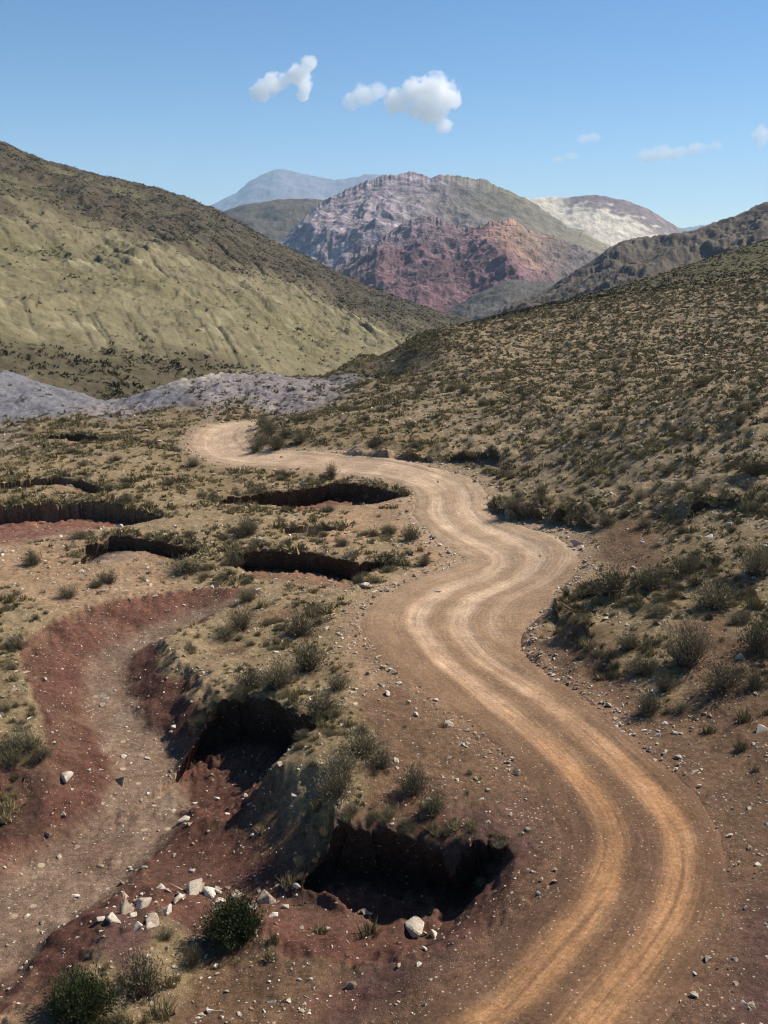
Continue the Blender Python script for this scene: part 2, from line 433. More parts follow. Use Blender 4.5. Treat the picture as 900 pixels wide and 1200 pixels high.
# ------------------------------------------------------------------ material helpers
class NT:
    def __init__(self, name):
        self.m = bpy.data.materials.new(name); self.m.use_nodes = True
        self.t = self.m.node_tree; self.t.nodes.clear()
        self.out = self.n('ShaderNodeOutputMaterial'); self.b = self.n('ShaderNodeBsdfPrincipled')
        self.l(self.b.outputs[0], self.out.inputs[0])
        self.b.inputs['Roughness'].default_value = .92
        self.b.inputs['Specular IOR Level'].default_value = .12

    def n(self, t, **kw):
        x = self.t.nodes.new(t)
        for k, v in kw.items():
            setattr(x, k, v)
        return x

    def l(self, a, b):
        self.t.links.new(a, b)

    def put(self, sock, v):
        if hasattr(v, 'default_value') or isinstance(v, bpy.types.NodeSocket):
            self.l(v, sock)
        else:
            sock.default_value = v

    def noise(self, vec, scale, detail=4, rough=.55, dist=0):
        x = self.n('ShaderNodeTexNoise'); x.inputs['Scale'].default_value = scale; x.inputs['Detail'].default_value = detail
        x.inputs['Roughness'].default_value = rough; x.inputs['Distortion'].default_value = dist
        if vec is not None: self.l(vec, x.inputs['Vector'])
        return x.outputs['Fac']

    def ramp(self, fac, a, b, lo=0., hi=1.):
        x = self.n('ShaderNodeMapRange'); x.interpolation_type = 'SMOOTHSTEP'
        self.put(x.inputs[0], fac)
        for i, v in enumerate((a, b, lo, hi)): self.put(x.inputs[i + 1], v)
        return x.outputs[0]

    def math(self, op, a, b=0.0, c=0.0):
        x = self.n('ShaderNodeMath', operation=op)
        for i, v in enumerate((a, b, c)):
            self.put(x.inputs[i], v)
        return x.outputs[0]

    def mix(self, fac, a, b, blend='MIX'):
        x = self.n('ShaderNodeMix', data_type='RGBA', blend_type=blend)
        self.put(x.inputs[0], fac)
        for i, v in ((6, a), (7, b)):
            if isinstance(v, tuple): x.inputs[i].default_value = (*v[:3], 1)
            else: self.l(v, x.inputs[i])
        return x.outputs[2]

    def scale(self, col, f):
        x = self.n('ShaderNodeVectorMath', operation='SCALE')
        self.l(col, x.inputs[0]); self.put(x.inputs['Scale'], f)
        return x.outputs[0]

    def attr(self, name):
        x = self.n('ShaderNodeAttribute', attribute_name=name); return x

    def bump(self, h, strength, dist):
        x = self.n('ShaderNodeBump'); x.inputs['Strength'].default_value = strength; x.inputs['Distance'].default_value = dist
        self.l(h, x.inputs['Height']); self.l(x.outputs[0], self.b.inputs['Normal'])

    def coord(self):
        return self.n('ShaderNodeNewGeometry').outputs['Position']


def soil_material():
    t = NT('soil'); pos = t.coord(); a = t.attr('soil')
    c = a.outputs['Color']; st = a.outputs['Alpha']
    n1 = t.noise(pos, .9, 5, .6); n2 = t.noise(pos, 5.0, 5, .65); n3 = t.noise(pos, 28, 3, .6)
    f = t.math('MULTIPLY', t.ramp(n1, .25, .75, .78, 1.22), t.ramp(n2, .25, .75, .62, 1.38))
    f = t.math('MULTIPLY', f, t.ramp(n3, .25, .75, .64, 1.36))
    c = t.scale(c, f)
    vor = t.n('ShaderNodeTexVoronoi'); vor.inputs['Scale'].default_value = 7.5; t.l(pos, vor.inputs['Vector'])
    vor2 = t.n('ShaderNodeTexVoronoi'); vor2.inputs['Scale'].default_value = 19; t.l(pos, vor2.inputs['Vector'])
    sep = t.n('ShaderNodeSeparateColor'); t.l(vor.outputs['Color'], sep.inputs[0])
    sep2 = t.n('ShaderNodeSeparateColor'); t.l(vor2.outputs['Color'], sep2.inputs[0])
    near = t.ramp(vor.outputs['Distance'], .24, .34, 1, 0)
    pick = t.math('LESS_THAN', sep.outputs[0], t.math('MULTIPLY', st, .30))
    near2 = t.ramp(vor2.outputs['Distance'], .25, .36, 1, 0)
    pick2 = t.math('LESS_THAN', sep2.outputs[0], t.math('MULTIPLY', st, .5))
    m1 = t.math('MULTIPLY', near, pick); m2 = t.math('MULTIPLY', near2, pick2)
    stone = t.mix(sep.outputs[1], (.20, .14, .095), (.42, .34, .25)); stone2 = t.mix(sep2.outputs[1], (.13, .095, .065), (.38, .30, .22))
    c = t.mix(m1, c, stone); c = t.mix(t.math('MULTIPLY', m2, .8), c, stone2)
    vor3 = t.n('ShaderNodeTexVoronoi'); vor3.inputs['Scale'].default_value = 2.6; t.l(pos, vor3.inputs['Vector'])
    sep3 = t.n('ShaderNodeSeparateColor'); t.l(vor3.outputs['Color'], sep3.inputs[0])
    m3 = t.math('MULTIPLY', t.math('LESS_THAN', sep3.outputs[0], t.ramp(st, .5, 1.0, 0, .42)), t.ramp(vor3.outputs['Distance'], .22, .34, 1, 0))
    c = t.mix(t.math('MULTIPLY', m3, .85), c, t.mix(sep3.outputs[1], (.17, .125, .08), (.46, .37, .26)))
    t.l(c, t.b.inputs['Base Color'])
    h = t.math('ADD', t.math('MULTIPLY', n2, .6), t.math('ADD', t.math('MULTIPLY', n3, .25), t.math('ADD', t.math('MULTIPLY', m1, .35), t.math('MULTIPLY', m2, .12))))
    t.bump(h, .7, .12)
    return t.m


def rock_slope_material(name, scale, amp=.3, bump=.6, dist=3.0):
    t = NT(name); pos = t.coord(); a = t.attr('soil')
    n1 = t.noise(pos, 1 / scale, 6, .62); n2 = t.noise(pos, 5.3 / scale, 6, .65)
    f = t.math('MULTIPLY', t.ramp(n1, .25, .75, 1 - amp, 1 + amp), t.ramp(n2, .25, .75, 1 - amp, 1 + amp))
    t.l(t.scale(a.outputs['Color'], f), t.b.inputs['Base Color'])
    t.bump(t.math('ADD', n1, t.math('MULTIPLY', n2, .4)), bump, dist)
    return t.m


def road_material():
    t = NT('road_dirt'); pos = t.coord()
    s = t.attr('across').outputs['Fac']; al = t.attr('along').outputs['Fac']; dist = t.attr('track').outputs['Fac']; soil = t.attr('soil').outputs['Color']
    comb = t.n('ShaderNodeCombineXYZ'); t.put(comb.inputs[0], t.math('MULTIPLY', s, 3.2)); t.put(comb.inputs[1], t.math('MULTIPLY', al, .12))
    st1 = t.noise(comb.outputs[0], 1.0, 6, .68, .5)
    comb2 = t.n('ShaderNodeCombineXYZ'); t.put(comb2.inputs[0], t.math('MULTIPLY', s, 9)); t.put(comb2.inputs[1], t.math('MULTIPLY', al, .55))
    st2 = t.noise(comb2.outputs[0], 1.0, 4, .6)
    n1 = t.noise(pos, .55, 4, .6); n2 = t.noise(pos, 9, 4, .65); n3 = t.noise(pos, 40, 3, .6)
    track = t.math('MULTIPLY', dist, t.ramp(st1, .36, .54, .45, 1.0))
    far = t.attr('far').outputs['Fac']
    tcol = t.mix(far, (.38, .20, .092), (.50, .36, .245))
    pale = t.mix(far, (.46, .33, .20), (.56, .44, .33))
    tcol = t.mix(t.ramp(n1, .56, .78, 0, .8), tcol, pale)
    c = t.mix(track, soil, tcol)
    f = t.math('MULTIPLY', t.ramp(st2, .25, .75, .85, 1.15), t.ramp(n2, .25, .75, .72, 1.28))
    f = t.math('MULTIPLY', f, t.ramp(n3, .25, .75, .72, 1.28))
    f = t.math('MULTIPLY', f, t.ramp(n1, .3, .7, .86, 1.14))
    c = t.scale(c, f)
    vor = t.n('ShaderNodeTexVoronoi'); vor.inputs['Scale'].default_value = 10; t.l(pos, vor.inputs['Vector'])
    sep = t.n('ShaderNodeSeparateColor'); t.l(vor.outputs['Color'], sep.inputs[0])
    pk = t.math('MULTIPLY', t.math('LESS_THAN', sep.outputs[0], t.math('MULTIPLY', t.math('SUBTRACT', 1.15, dist), .26)), t.ramp(vor.outputs['Distance'], .22, .32, 1, 0))
    c = t.mix(pk, c, t.mix(sep.outputs[1], (.14, .09, .06), (.42, .33, .25)))
    t.l(c, t.b.inputs['Base Color'])
    h = t.math('ADD', t.math('MULTIPLY', st2, .5), t.math('ADD', t.math('MULTIPLY', n2, .4), t.math('ADD', t.math('MULTIPLY', n3, .2), t.math('MULTIPLY', pk, .5))))
    t.bump(h, .5, .06)
    return t.m


def plant_material(name, lo, mid, hi, trans=.0):
    t = NT(name); tint = t.attr('tint').outputs['Fac']
    rnd = t.n('ShaderNodeObjectInfo').outputs['Random']
    n = t.noise(t.coord(), 7, 2)
    k = t.math('ADD', tint, t.math('MULTIPLY', t.math('SUBTRACT', rnd, .5), .5))
    k = t.math('ADD', k, t.math('MULTIPLY', t.math('SUBTRACT', n, .5), .7))
    c = t.mix(t.ramp(k, .0, .5), lo, mid); c = t.mix(t.ramp(k, .55, 1.0), c, hi)
    t.l(c, t.b.inputs['Base Color']); t.b.inputs['Roughness'].default_value = .8
    return t.m


def stone_material(name, a, b):
    t = NT(name); rnd = t.n('ShaderNodeObjectInfo').outputs['Random']; tint = t.attr('tint').outputs['Fac']
    n = t.noise(t.coord(), 6, 5, .65); n2 = t.noise(t.coord(), 22, 4, .6)
    k = t.math('ADD', t.math('MULTIPLY', t.math('ADD', rnd, tint), .5), t.math('MULTIPLY', t.math('SUBTRACT', n, .5), .8))
    c = t.mix(t.ramp(k, .1, .95), a, b)
    c = t.scale(c, t.ramp(n2, .3, .7, .75, 1.2))
    t.l(c, t.b.inputs['Base Color']); t.bump(n2, .5, .04)
    return t.m


M_SOIL = soil_material()
M_ROAD = road_material()
M_SHRUB = plant_material('shrub_leaves', (.098, .085, .050), (.20, .168, .096), (.38, .31, .185))
M_TUFT = plant_material('dry_grass', (.13, .11, .05), (.23, .185, .085), (.36, .29, .15))
M_GREEN = plant_material('green_needles', (.028, .038, .013), (.058, .070, .025), (.105, .115, .045))
M_TWIG = plant_material('bare_twigs', (.06, .045, .03), (.10, .08, .055), (.16, .13, .09))
M_FAR = plant_material('distant_leaves', (.022, .021, .011), (.038, .035, .016), (.06, .052, .024))
M_PALE = stone_material('pale_stone', (.26, .19, .13), (.68, .60, .49))
M_DARKROCK = stone_material('red_stone', (.09, .05, .036), (.30, .20, .14))

# ------------------------------------------------------------------ near ground sheet
def build_ground():
    nr, nc = 1250, 980
    Y = np.exp(np.linspace(math.log(6 + 6), math.log(430 + 6), nr)) - 6
    a = np.linspace(-1, 1, nc); a = .78 * (.72 * a + .28 * a ** 3)
    yy, aa = np.meshgrid(Y, a, indexing='ij')
    xx = aa * (yy + 12); xx, yy = xx.ravel(), yy.ravel()
    H = height(xx, yy, True)
    W = soil_weights(xx, yy, H['big'], H['mid'])
    rgb = np.stack([sum(W[i] * SOIL[k][c] for i, k in enumerate(KINDS)) for c in range(3)], 1)
    stone = sum(W[i] * STONE[k] for i, k in enumerate(KINDS))
    mid, fin, big = H['mid'], H['fin'], H['big']
    # yellow grass drifts between the shrubs
    g = sstep(.0, .5, fbm(xx / 1.7, yy / 1.7, 3, 77)) * (W[0] + W[1] + W[5])
    rgb = rgb * (1 - .45 * g[:, None]) + np.array([.255, .190, .108]) * .45 * g[:, None]
    # bare earth of wash and gullies
    red = np.clip(H['red'] * (1 + .5 * mid), 0, 1)
    rc = np.array([.094, .042, .029]) * (1 + .3 * big[:, None])
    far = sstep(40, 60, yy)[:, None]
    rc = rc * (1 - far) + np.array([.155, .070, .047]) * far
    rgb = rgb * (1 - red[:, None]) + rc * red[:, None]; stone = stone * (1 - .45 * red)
    fl = np.clip(H['floor'] * (1 + .8 * mid) + .25 * fbm(xx / 1.2, yy / 1.2, 3, 88) * H['floor'], 0, 1)
    rgb = rgb * (1 - fl[:, None]) + np.array([.172, .113, .077]) * fl[:, None]; stone = np.maximum(stone, fl * .8)
    streak = (sstep(.22, .5, fbm(xx / .8 + yy / 3, yy / 2.2 - xx / 4, 3, 93)) * H['floor'] * .6)[:, None]
    rgb = rgb * (1 - streak) + np.array([.25, .19, .135]) * streak
    pool = np.exp(-(((xx - POOL[0]) / 2.6) ** 2 + ((yy - POOL[1]) / 4.5) ** 2))[:, None] * (H['red'] > .05)[:, None]
    rgb = rgb * (1 - pool) + np.array([.25, .21, .165]) * pool
    face_shade = (H['face'] * .8)[:, None]
    rgb = rgb * (1 - face_shade) + np.array([.036, .022, .017]) * face_shade  # shade of the cut banks painted into the soil: faces nearly black
    # shoulders take the colour of the road dirt
    sh = sstep(H['hw'] + 1.3, H['hw'] - .3, np.abs(H['s']) - .5 * mid)[:, None]
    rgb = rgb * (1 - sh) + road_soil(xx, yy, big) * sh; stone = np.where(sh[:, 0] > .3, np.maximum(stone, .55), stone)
    # stony berm along the road
    rgb = np.clip(rgb, .01, .8)
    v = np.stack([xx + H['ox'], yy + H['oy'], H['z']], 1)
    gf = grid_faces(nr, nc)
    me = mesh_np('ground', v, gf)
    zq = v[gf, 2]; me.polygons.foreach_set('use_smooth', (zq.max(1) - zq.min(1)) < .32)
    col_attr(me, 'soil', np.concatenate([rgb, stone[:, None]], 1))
    o = link('ground', me, M_SOIL); tag(o, kind='structure')
    return o


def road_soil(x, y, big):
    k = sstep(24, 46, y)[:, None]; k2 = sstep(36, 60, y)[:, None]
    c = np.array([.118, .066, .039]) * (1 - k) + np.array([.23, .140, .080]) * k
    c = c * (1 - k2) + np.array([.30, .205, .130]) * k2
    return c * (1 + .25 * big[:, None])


POOL = drop_px([(80, 650)])[0]
build_ground()


def build_road():
    m = 1500; na = 84
    i = np.linspace(0, len(ROAD) - 1.001, m); k = i.astype(int); f = (i - k)[:, None]
    R = ROAD[k] * (1 - f) + ROAD[k + 1] * f
    T = np.gradient(R[:, :2], axis=0); T /= np.linalg.norm(T, axis=1)[:, None] + 1e-9
    for _ in range(12):
        T[1:-1] = (T[:-2] + T[1:-1] + T[2:]) / 3
    T /= np.linalg.norm(T, axis=1)[:, None]
    N = np.stack([T[:, 1], -T[:, 0]], 1)
    al = np.concatenate([[0], np.cumsum(np.linalg.norm(np.diff(R[:, :2], axis=0), axis=1))])
    b = np.linspace(-1, 1, na)[None]
    s = np.where(b < 0, b * R[:, 2:3], b * R[:, 3:4]) * 1.06
    X = R[:, :1] + N[:, :1] * s; Y = R[:, 1:2] + N[:, 1:2] * s
    A = np.broadcast_to(al[:, None], s.shape)
    x, y, s_, a_ = X.ravel(), Y.ravel(), s.ravel(), A.ravel()
    wob = .16 * perlin(a_ / 7, a_ * 0, 5) + .07 * perlin(a_ / 2.1, a_ * 0 + 9, 6)
    sep = .92 + .14 * perlin(a_ / 11, a_ * 0 + 3, 8)
    wid = .50 + .14 * perlin(a_ / 6, a_ * 0 + 5, 9)
    tr = np.maximum(np.exp(-np.abs((s_ - wob + sep) / wid) ** 3), np.exp(-np.abs((s_ - wob - sep) / (wid * 1.12)) ** 3))
    # older, fainter wheel lines in the wide bend
    bend = sstep(40, 44, y) * sstep(62, 54, y)
    off = 2.4 + .3 * perlin(a_ / 6, a_ * 0 + 21, 4)
    tr = np.maximum(tr, .55 * bend * np.exp(-((s_ - off) / .35) ** 2))
    tr = np.maximum(tr, sstep(66, 74, y) * .8 * np.exp(-(s_ / 2.3) ** 4))
    big = fbm(x / 9, y / 9, 3, 3); mid = fbm(x / 1.5, y / 1.5, 3, 55); fin = fbm(x / .4, y / .4, 3, 56)
    edge = np.abs(np.broadcast_to(b, s.shape).ravel()) + .14 * mid + .05 * fin
    z = tps(x, y) + .055 - .05 * tr + .018 * fin + .02 * mid - .14 * sstep(.74, 1.04, edge)
    berm = np.exp(-((np.abs(s_ - wob) - sep - .62) / .22) ** 2)
    z += .03 * berm * (1 + mid)
    me = mesh_np('dirt_road', np.stack([x, y, z], 1), grid_faces(m, na)[:, ::-1])
    flt_attr(me, 'across', s_); flt_attr(me, 'along', a_)
    flt_attr(me, 'track', np.clip(tr * (.75 + .5 * fbm(x / 2.5, y / 2.5, 3, 58)), 0, 1))
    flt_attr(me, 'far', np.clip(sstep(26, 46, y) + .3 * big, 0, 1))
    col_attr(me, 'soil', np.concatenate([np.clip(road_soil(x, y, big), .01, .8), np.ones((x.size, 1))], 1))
    tag(link('dirt_road', me, M_ROAD), kind='structure')


build_road()

# ------------------------------------------------------------------ far hills
def lerp_tab(tab, u):
    tab = np.asarray(tab, float)
    return [np.interp(u, tab[:, 0], tab[:, k]) for k in range(1, tab.shape[1])]


def smooth_tab(tab, n):
    return catmull(np.asarray(tab, float), n)


HILLS = {}


def hill(name, ridge, base, back, nu, nr, amp, wl, seed, colour, mat, rough=0., sharp=1.0, prof=1.0, drop=60., stretch=1.0, gully=0, smooth_at=None, crag=0):
    rt = smooth_tab(ridge, 300)
    s = np.linspace(0, 299, nu); i = np.clip(s.astype(int), 0, 298); f = (s - i)[:, None]
    rt = rt[i] * (1 - f) + rt[i + 1] * f
    u = rt[:, 0]
    bv, bY = lerp_tab(base, u)
    rx, ry, rz = at_y(u, rt[:, 1], rt[:, 2]); bx, by, bz = at_y(u, bv, bY)
    rr = np.concatenate([np.linspace(-.25, 1, int(nr * .75)), np.linspace(1, 2, nr - int(nr * .75) + 1)[1:]])
    r = rr[:, None]
    t = np.where(r <= 1, r, 1.0)
    X = bx + (rx - bx) * t; Y = by + (ry - by) * t
    L = np.hypot(rx - bx, ry - by)
    X = X + np.where(r > 1, (rx - bx) / L * back * (r - 1), 0); Y = Y + np.where(r > 1, (ry - by) / L * back * (r - 1), 0)
    zf = bz + (rz - bz) * np.where(r > 0, np.abs(r) ** prof, r)
    zb = rz - (rz - bz + drop) * np.clip(r - 1, 0, 1) ** 1.4
    Z = np.where(r <= 1, zf, zb)
    nzx, nzy = X / wl, Y / (wl * stretch)
    wp = fbm(nzx * .7, nzy * .7, 3, seed + 5)
    nz = ridged(nzx + .35 * wp, nzy + .35 * wp, 6, seed, .52)
    nz = np.sign(nz - .55) * np.abs(nz - .55) ** sharp
    if gully:
        xi = u[None] + 360 * r
        gl = np.clip(1 - np.abs(perlin(xi / gully + .5 * wp, r * 2.2 + .3 * wp, seed + 33)) * 2.6, 0, 1) ** 2 + .5 * np.clip(1 - np.abs(perlin(xi / (gully * .42) + .8 * wp, r * 4 + .3 * wp, seed + 34)) * 2.6, 0, 1) ** 2
        gl = gl * sstep(0.02, .15, r) * sstep(.85, .5, r)
        nz = nz - .17 * gl * np.clip(.6 + 1.6 * wp, 0, 1)
        Z = Z - 1.5 * gl * np.clip(.5 + 1.6 * wp, 0, 1)
    env = np.clip(r / .35, 0, 1) * (1 - .72 * np.exp(-((r - 1) / .14) ** 2))
    Z = Z + amp * nz * env
    rk = 1.0 if smooth_at is None else 1 - .8 * sstep(smooth_at[0], smooth_at[1], u + 60 * wp)
    Z = Z + rk * rough * (.6 * fbm(X / (wl * .12), Y / (wl * .12), 5, seed + 9, .6) + 1.0 * (ridged(X / (wl * .16), Y / (wl * .2), 4, seed + 19, .6) - .55)) * np.clip((r + .1) / .3, 0, 1)
    if crag:
        cg = 1.3 * fbm(u / 17, u * 0, 4, seed + 50, .7) + .8 * np.abs(fbm(u / 6, u * 0 + 4, 3, seed + 51)) - .15
        Z = Z + crag * (Y / F) * cg[None] * np.exp(-((r - 1) / .06) ** 2)
    x, y, z = X.ravel(), Y.ravel(), Z.ravel()
    me = mesh_np(name, np.stack([x, y, z], 1), grid_faces(len(rr), nu))
    uu, vv, _ = project(x, y, z)
    rgb = colour(x, y, z, np.broadcast_to(r, X.shape).ravel(), np.broadcast_to(u, X.shape).ravel(), nz.ravel())
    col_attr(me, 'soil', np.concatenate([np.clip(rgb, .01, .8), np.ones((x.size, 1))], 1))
    o = link(name, me, mat); tag(o, kind='structure')
    HILLS[name] = (X, Y, Z, rr, u, rgb.reshape(*X.shape, 3), nz)
    return o


def c3(*c):
    return np.array(c)[None]


def mixc(a, b, f):
    f = np.clip(f, 0, 1)[:, None]
    return a * (1 - f) + b * f


def left_colour(x, y, z, r, u, nz):
    n = fbm(x / 70, y / 70, 4, 61); n2 = fbm(x / 14, y / 14, 4, 62); n3 = fbm(x / 160, y / 90, 3, 63); n4 = fbm(x / 5, y / 5, 3, 64)
    c = mixc(c3(.132, .112, .062), c3(.180, .154, .090), .5 + n2 + .7 * n4)
    c = mixc(c, c3(.13, .115, .055), sstep(0, .4, n) * .55)
    dark = sstep(.37, .57, r + .26 * n + .16 * n2 + np.clip(u - 330, 0, 200) * .0004)  # upper slope: dark shrub cover, with cloud shadow painted into the same tone
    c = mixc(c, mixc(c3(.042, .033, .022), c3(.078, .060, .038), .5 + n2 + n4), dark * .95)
    c = mixc(c, c3(.065, .052, .030), sstep(.085, .045, r + .03 * n) * sstep(330, 230, u) * .85)
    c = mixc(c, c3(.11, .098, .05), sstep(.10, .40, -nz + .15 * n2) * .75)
    c = mixc(c, c3(.33, .29, .18), sstep(.32, .6, n2 + n3 * .4) * (1 - dark) * .45)
    return c


M_LEFT = rock_slope_material('grassy_slope', 9, .22, .5, 1.5)
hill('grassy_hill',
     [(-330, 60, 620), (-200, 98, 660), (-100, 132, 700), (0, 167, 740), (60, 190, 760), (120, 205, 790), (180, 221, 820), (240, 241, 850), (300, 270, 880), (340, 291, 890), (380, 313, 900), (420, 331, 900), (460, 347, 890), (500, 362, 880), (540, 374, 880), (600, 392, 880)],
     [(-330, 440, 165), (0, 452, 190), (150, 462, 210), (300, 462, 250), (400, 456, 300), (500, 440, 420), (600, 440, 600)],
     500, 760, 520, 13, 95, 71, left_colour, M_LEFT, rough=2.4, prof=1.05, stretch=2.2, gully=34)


def centre_colour(x, y, z, r, u, nz):
    n = fbm(x / 210, y / 210 + z / 150, 4, 81); n2 = fbm(x / 40, y / 40 + z / 30, 4, 82)
    c = mixc(c3(.205, .162, .180), c3(.34, .278, .295), .5 + 1.3 * n2)
    g = sstep(-60, 60, (u - 520) + 130 * n) * sstep(.5, .85, r + .2 * n2)
    c = mixc(c, mixc(c3(.165, .145, .095), c3(.215, .19, .125), .5 + n2), g)
    c = mixc(c, c3(.25, .215, .145), sstep(560, 690, u + 80 * n) * sstep(.4, .7, r) * .8)
    bd = perlin((x * .45 + z * 1.1 + 55 * n) / 34, y / 900, 83) + .5 * perlin((x * .45 + z * 1.1 + 55 * n) / 12, y / 900, 84)
    c = c * (1 + .38 * bd * (1 - .6 * g))[:, None]
    c = mixc(c, c3(.42, .36, .35), sstep(.15, .4, n2) * (1 - g) * .7)
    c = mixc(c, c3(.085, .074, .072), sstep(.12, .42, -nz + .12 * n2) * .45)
    return c


def crag_colour(x, y, z, r, u, nz):
    n = fbm(x / 160, y / 160 + z / 110, 4, 91); n2 = fbm(x / 34, y / 34 + z / 26, 4, 92)
    c = mixc(c3(.130, .066, .075), c3(.20, .118, .125), .5 + 1.5 * n2)
    bd = perlin((x * -.5 + z * 1.1 + 40 * n) / 26, y / 700, 93) + .5 * perlin((x * -.5 + z * 1.1 + 40 * n) / 10, y / 700, 94)
    c = c * (1 + .40 * bd)[:, None]
    c = mixc(c, c3(.40, .25, .165), sstep(560, 600, u + 60 * n) * sstep(690, 630, u) * sstep(.4, .75, r + .2 * n2) * .65)
    c = mixc(c, c3(.165, .135, .122), sstep(600, 680, u + 60 * n) * .9)
    c = mixc(c, c3(.21, .165, .17), sstep(.55, .95, r + .35 * n) * sstep(570, 480, u) * .8)
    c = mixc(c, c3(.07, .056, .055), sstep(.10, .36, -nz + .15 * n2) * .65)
    return c


def flat_colour(a, b, sc, seed):
    def f(x, y, z, r, u, nz):
        return mixc(c3(*a), c3(*b), .5 + .9 * fbm(x / sc, y / sc + z / sc, 5, seed))
    return f


def white_colour(x, y, z, r, u, nz):
    n2 = fbm(x / 45, y / 45 + z / 40, 4, 102)
    c = mixc(c3(.62, .54, .43), c3(.57, .49, .39), .5 + n2)
    c = mixc(c, c3(.20, .15, .15), sstep(.84, .93, r + .16 * n2 + sstep(690, 790, u) * .1) * sstep(648, 675, u))
    c = mixc(c, c3(.30, .23, .20), sstep(.0, .3, n2) * sstep(700, 780, u) * sstep(.35, .6, r) * .8)
    return c


M_ROCKY = rock_slope_material('mountain_rock', 26, .38, .8, 10)
M_DARK = rock_slope_material('dark_slope', 30, .25, .5, 6)
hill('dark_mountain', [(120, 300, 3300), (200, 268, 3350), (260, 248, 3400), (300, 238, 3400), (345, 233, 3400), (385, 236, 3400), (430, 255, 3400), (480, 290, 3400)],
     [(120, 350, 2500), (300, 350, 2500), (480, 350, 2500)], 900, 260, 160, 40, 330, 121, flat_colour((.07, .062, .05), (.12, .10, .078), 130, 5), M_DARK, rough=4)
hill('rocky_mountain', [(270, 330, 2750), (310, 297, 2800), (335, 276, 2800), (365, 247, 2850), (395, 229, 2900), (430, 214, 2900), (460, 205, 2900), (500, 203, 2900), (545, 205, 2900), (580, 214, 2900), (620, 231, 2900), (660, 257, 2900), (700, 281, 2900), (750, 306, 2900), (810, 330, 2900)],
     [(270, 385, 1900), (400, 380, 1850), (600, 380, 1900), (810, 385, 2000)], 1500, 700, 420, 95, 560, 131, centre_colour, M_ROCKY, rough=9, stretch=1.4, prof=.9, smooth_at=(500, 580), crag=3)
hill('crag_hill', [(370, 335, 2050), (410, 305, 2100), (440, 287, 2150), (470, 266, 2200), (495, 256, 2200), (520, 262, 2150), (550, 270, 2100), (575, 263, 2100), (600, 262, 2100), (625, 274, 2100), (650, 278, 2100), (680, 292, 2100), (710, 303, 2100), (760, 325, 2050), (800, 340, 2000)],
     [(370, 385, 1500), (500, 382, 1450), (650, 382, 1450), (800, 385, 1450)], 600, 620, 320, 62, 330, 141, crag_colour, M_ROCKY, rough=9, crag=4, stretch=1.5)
hill('white_mountain', [(560, 250, 3900), (600, 236, 3950), (640, 231, 4000), (665, 231, 4000), (690, 228, 4000), (720, 232, 4000), (745, 239, 4000), (770, 251, 4000), (800, 270, 4000), (840, 300, 4000)],
     [(560, 375, 3300), (840, 375, 3300)], 1200, 360, 220, 10, 420, 151, white_colour, M_DARK, rough=5)
hill('slate_hill', [(500, 385, 1350), (530, 362, 1400), (560, 345, 1400), (595, 329, 1400), (625, 330, 1400), (660, 333, 1400), (700, 340, 1400), (760, 345, 1400), (820, 350, 1400)],
     [(500, 400, 1050), (820, 400, 1050)], 400, 260, 130, 14, 130, 161, flat_colour((.075, .07, .064), (.12, .108, .095), 80, 6), M_DARK, rough=3)
hill('dark_ridge', [(560, 385, 900), (600, 362, 950), (640, 343, 1000), (670, 324, 1000), (700, 303, 1000), (722, 287, 1000), (750, 280, 1000), (790, 273, 1000), (830, 264, 1000), (865, 253, 1000), (900, 239, 1000), (960, 222, 1000), (1060, 190, 1000), (1250, 150, 1000)],
     [(560, 400, 700), (700, 380, 650), (900, 350, 620), (1250, 330, 600)], 600, 420, 220, 22, 120, 171, flat_colour((.075, .062, .05), (.135, .105, .082), 60, 7), M_DARK, rough=4.5)
M_BLUE = rock_slope_material('far_rock', 200, .15, .4, 20)
hill('far_mountain', [(0, 285, 14500), (120, 272, 14600), (200, 254, 14600), (240, 242, 14600), (272, 228, 14600), (298, 210, 14600), (325, 199, 14600), (350, 203, 14600), (380, 210, 14600), (410, 209, 14600), (440, 205, 14600), (470, 212, 14600), (520, 235, 14600), (620, 268, 14500), (720, 272, 14500), (800, 266, 14400), (830, 262, 14400), (880, 256, 14400), (940, 262, 14400), (1000, 270, 14400)],
     [(0, 303, 11500), (1000, 303, 11500)], 900, 420, 120, 160, 1800, 181, flat_colour((.13, .12, .15), (.18, .165, .20), 900, 8), M_BLUE, rough=30)

# valley floor under everything
def build_plain():
    n = 240
    g = np.linspace(-1, 1, n); g = np.sign(g) * np.abs(g) ** 2.2
    X, Yn = np.meshgrid(g * 8800, (g + 1) / 2)
    h = np.linspace(0, 1, n) ** 2.4
    Y = (-400 + h * 15900)[:, None] + 0 * X
    D = np.maximum(Y, 0)
    Z = -34 - 90 * sstep(300, 2200, D) + 4 * fbm(X / 300, Y / 300, 4, 15)
    me = mesh_np('valley_floor', np.stack([X.ravel(), Y.ravel(), Z.ravel()], 1), grid_faces(n, n))
    x, y = X.ravel(), Y.ravel()
    rgb = mixc(c3(.14, .12, .06), c3(.20, .165, .09), .5 + fbm(x / 80, y / 80, 4, 16))
    col_attr(me, 'soil', np.concatenate([rgb, np.ones((x.size, 1)) * .1], 1))
    tag(link('valley_floor', me, M_LEFT), kind='structure')


build_plain()
# ------------------------------------------------------------------ plants and stones: shapes
def tri_faces(n):
    return np.arange(n * 3).reshape(n, 3)


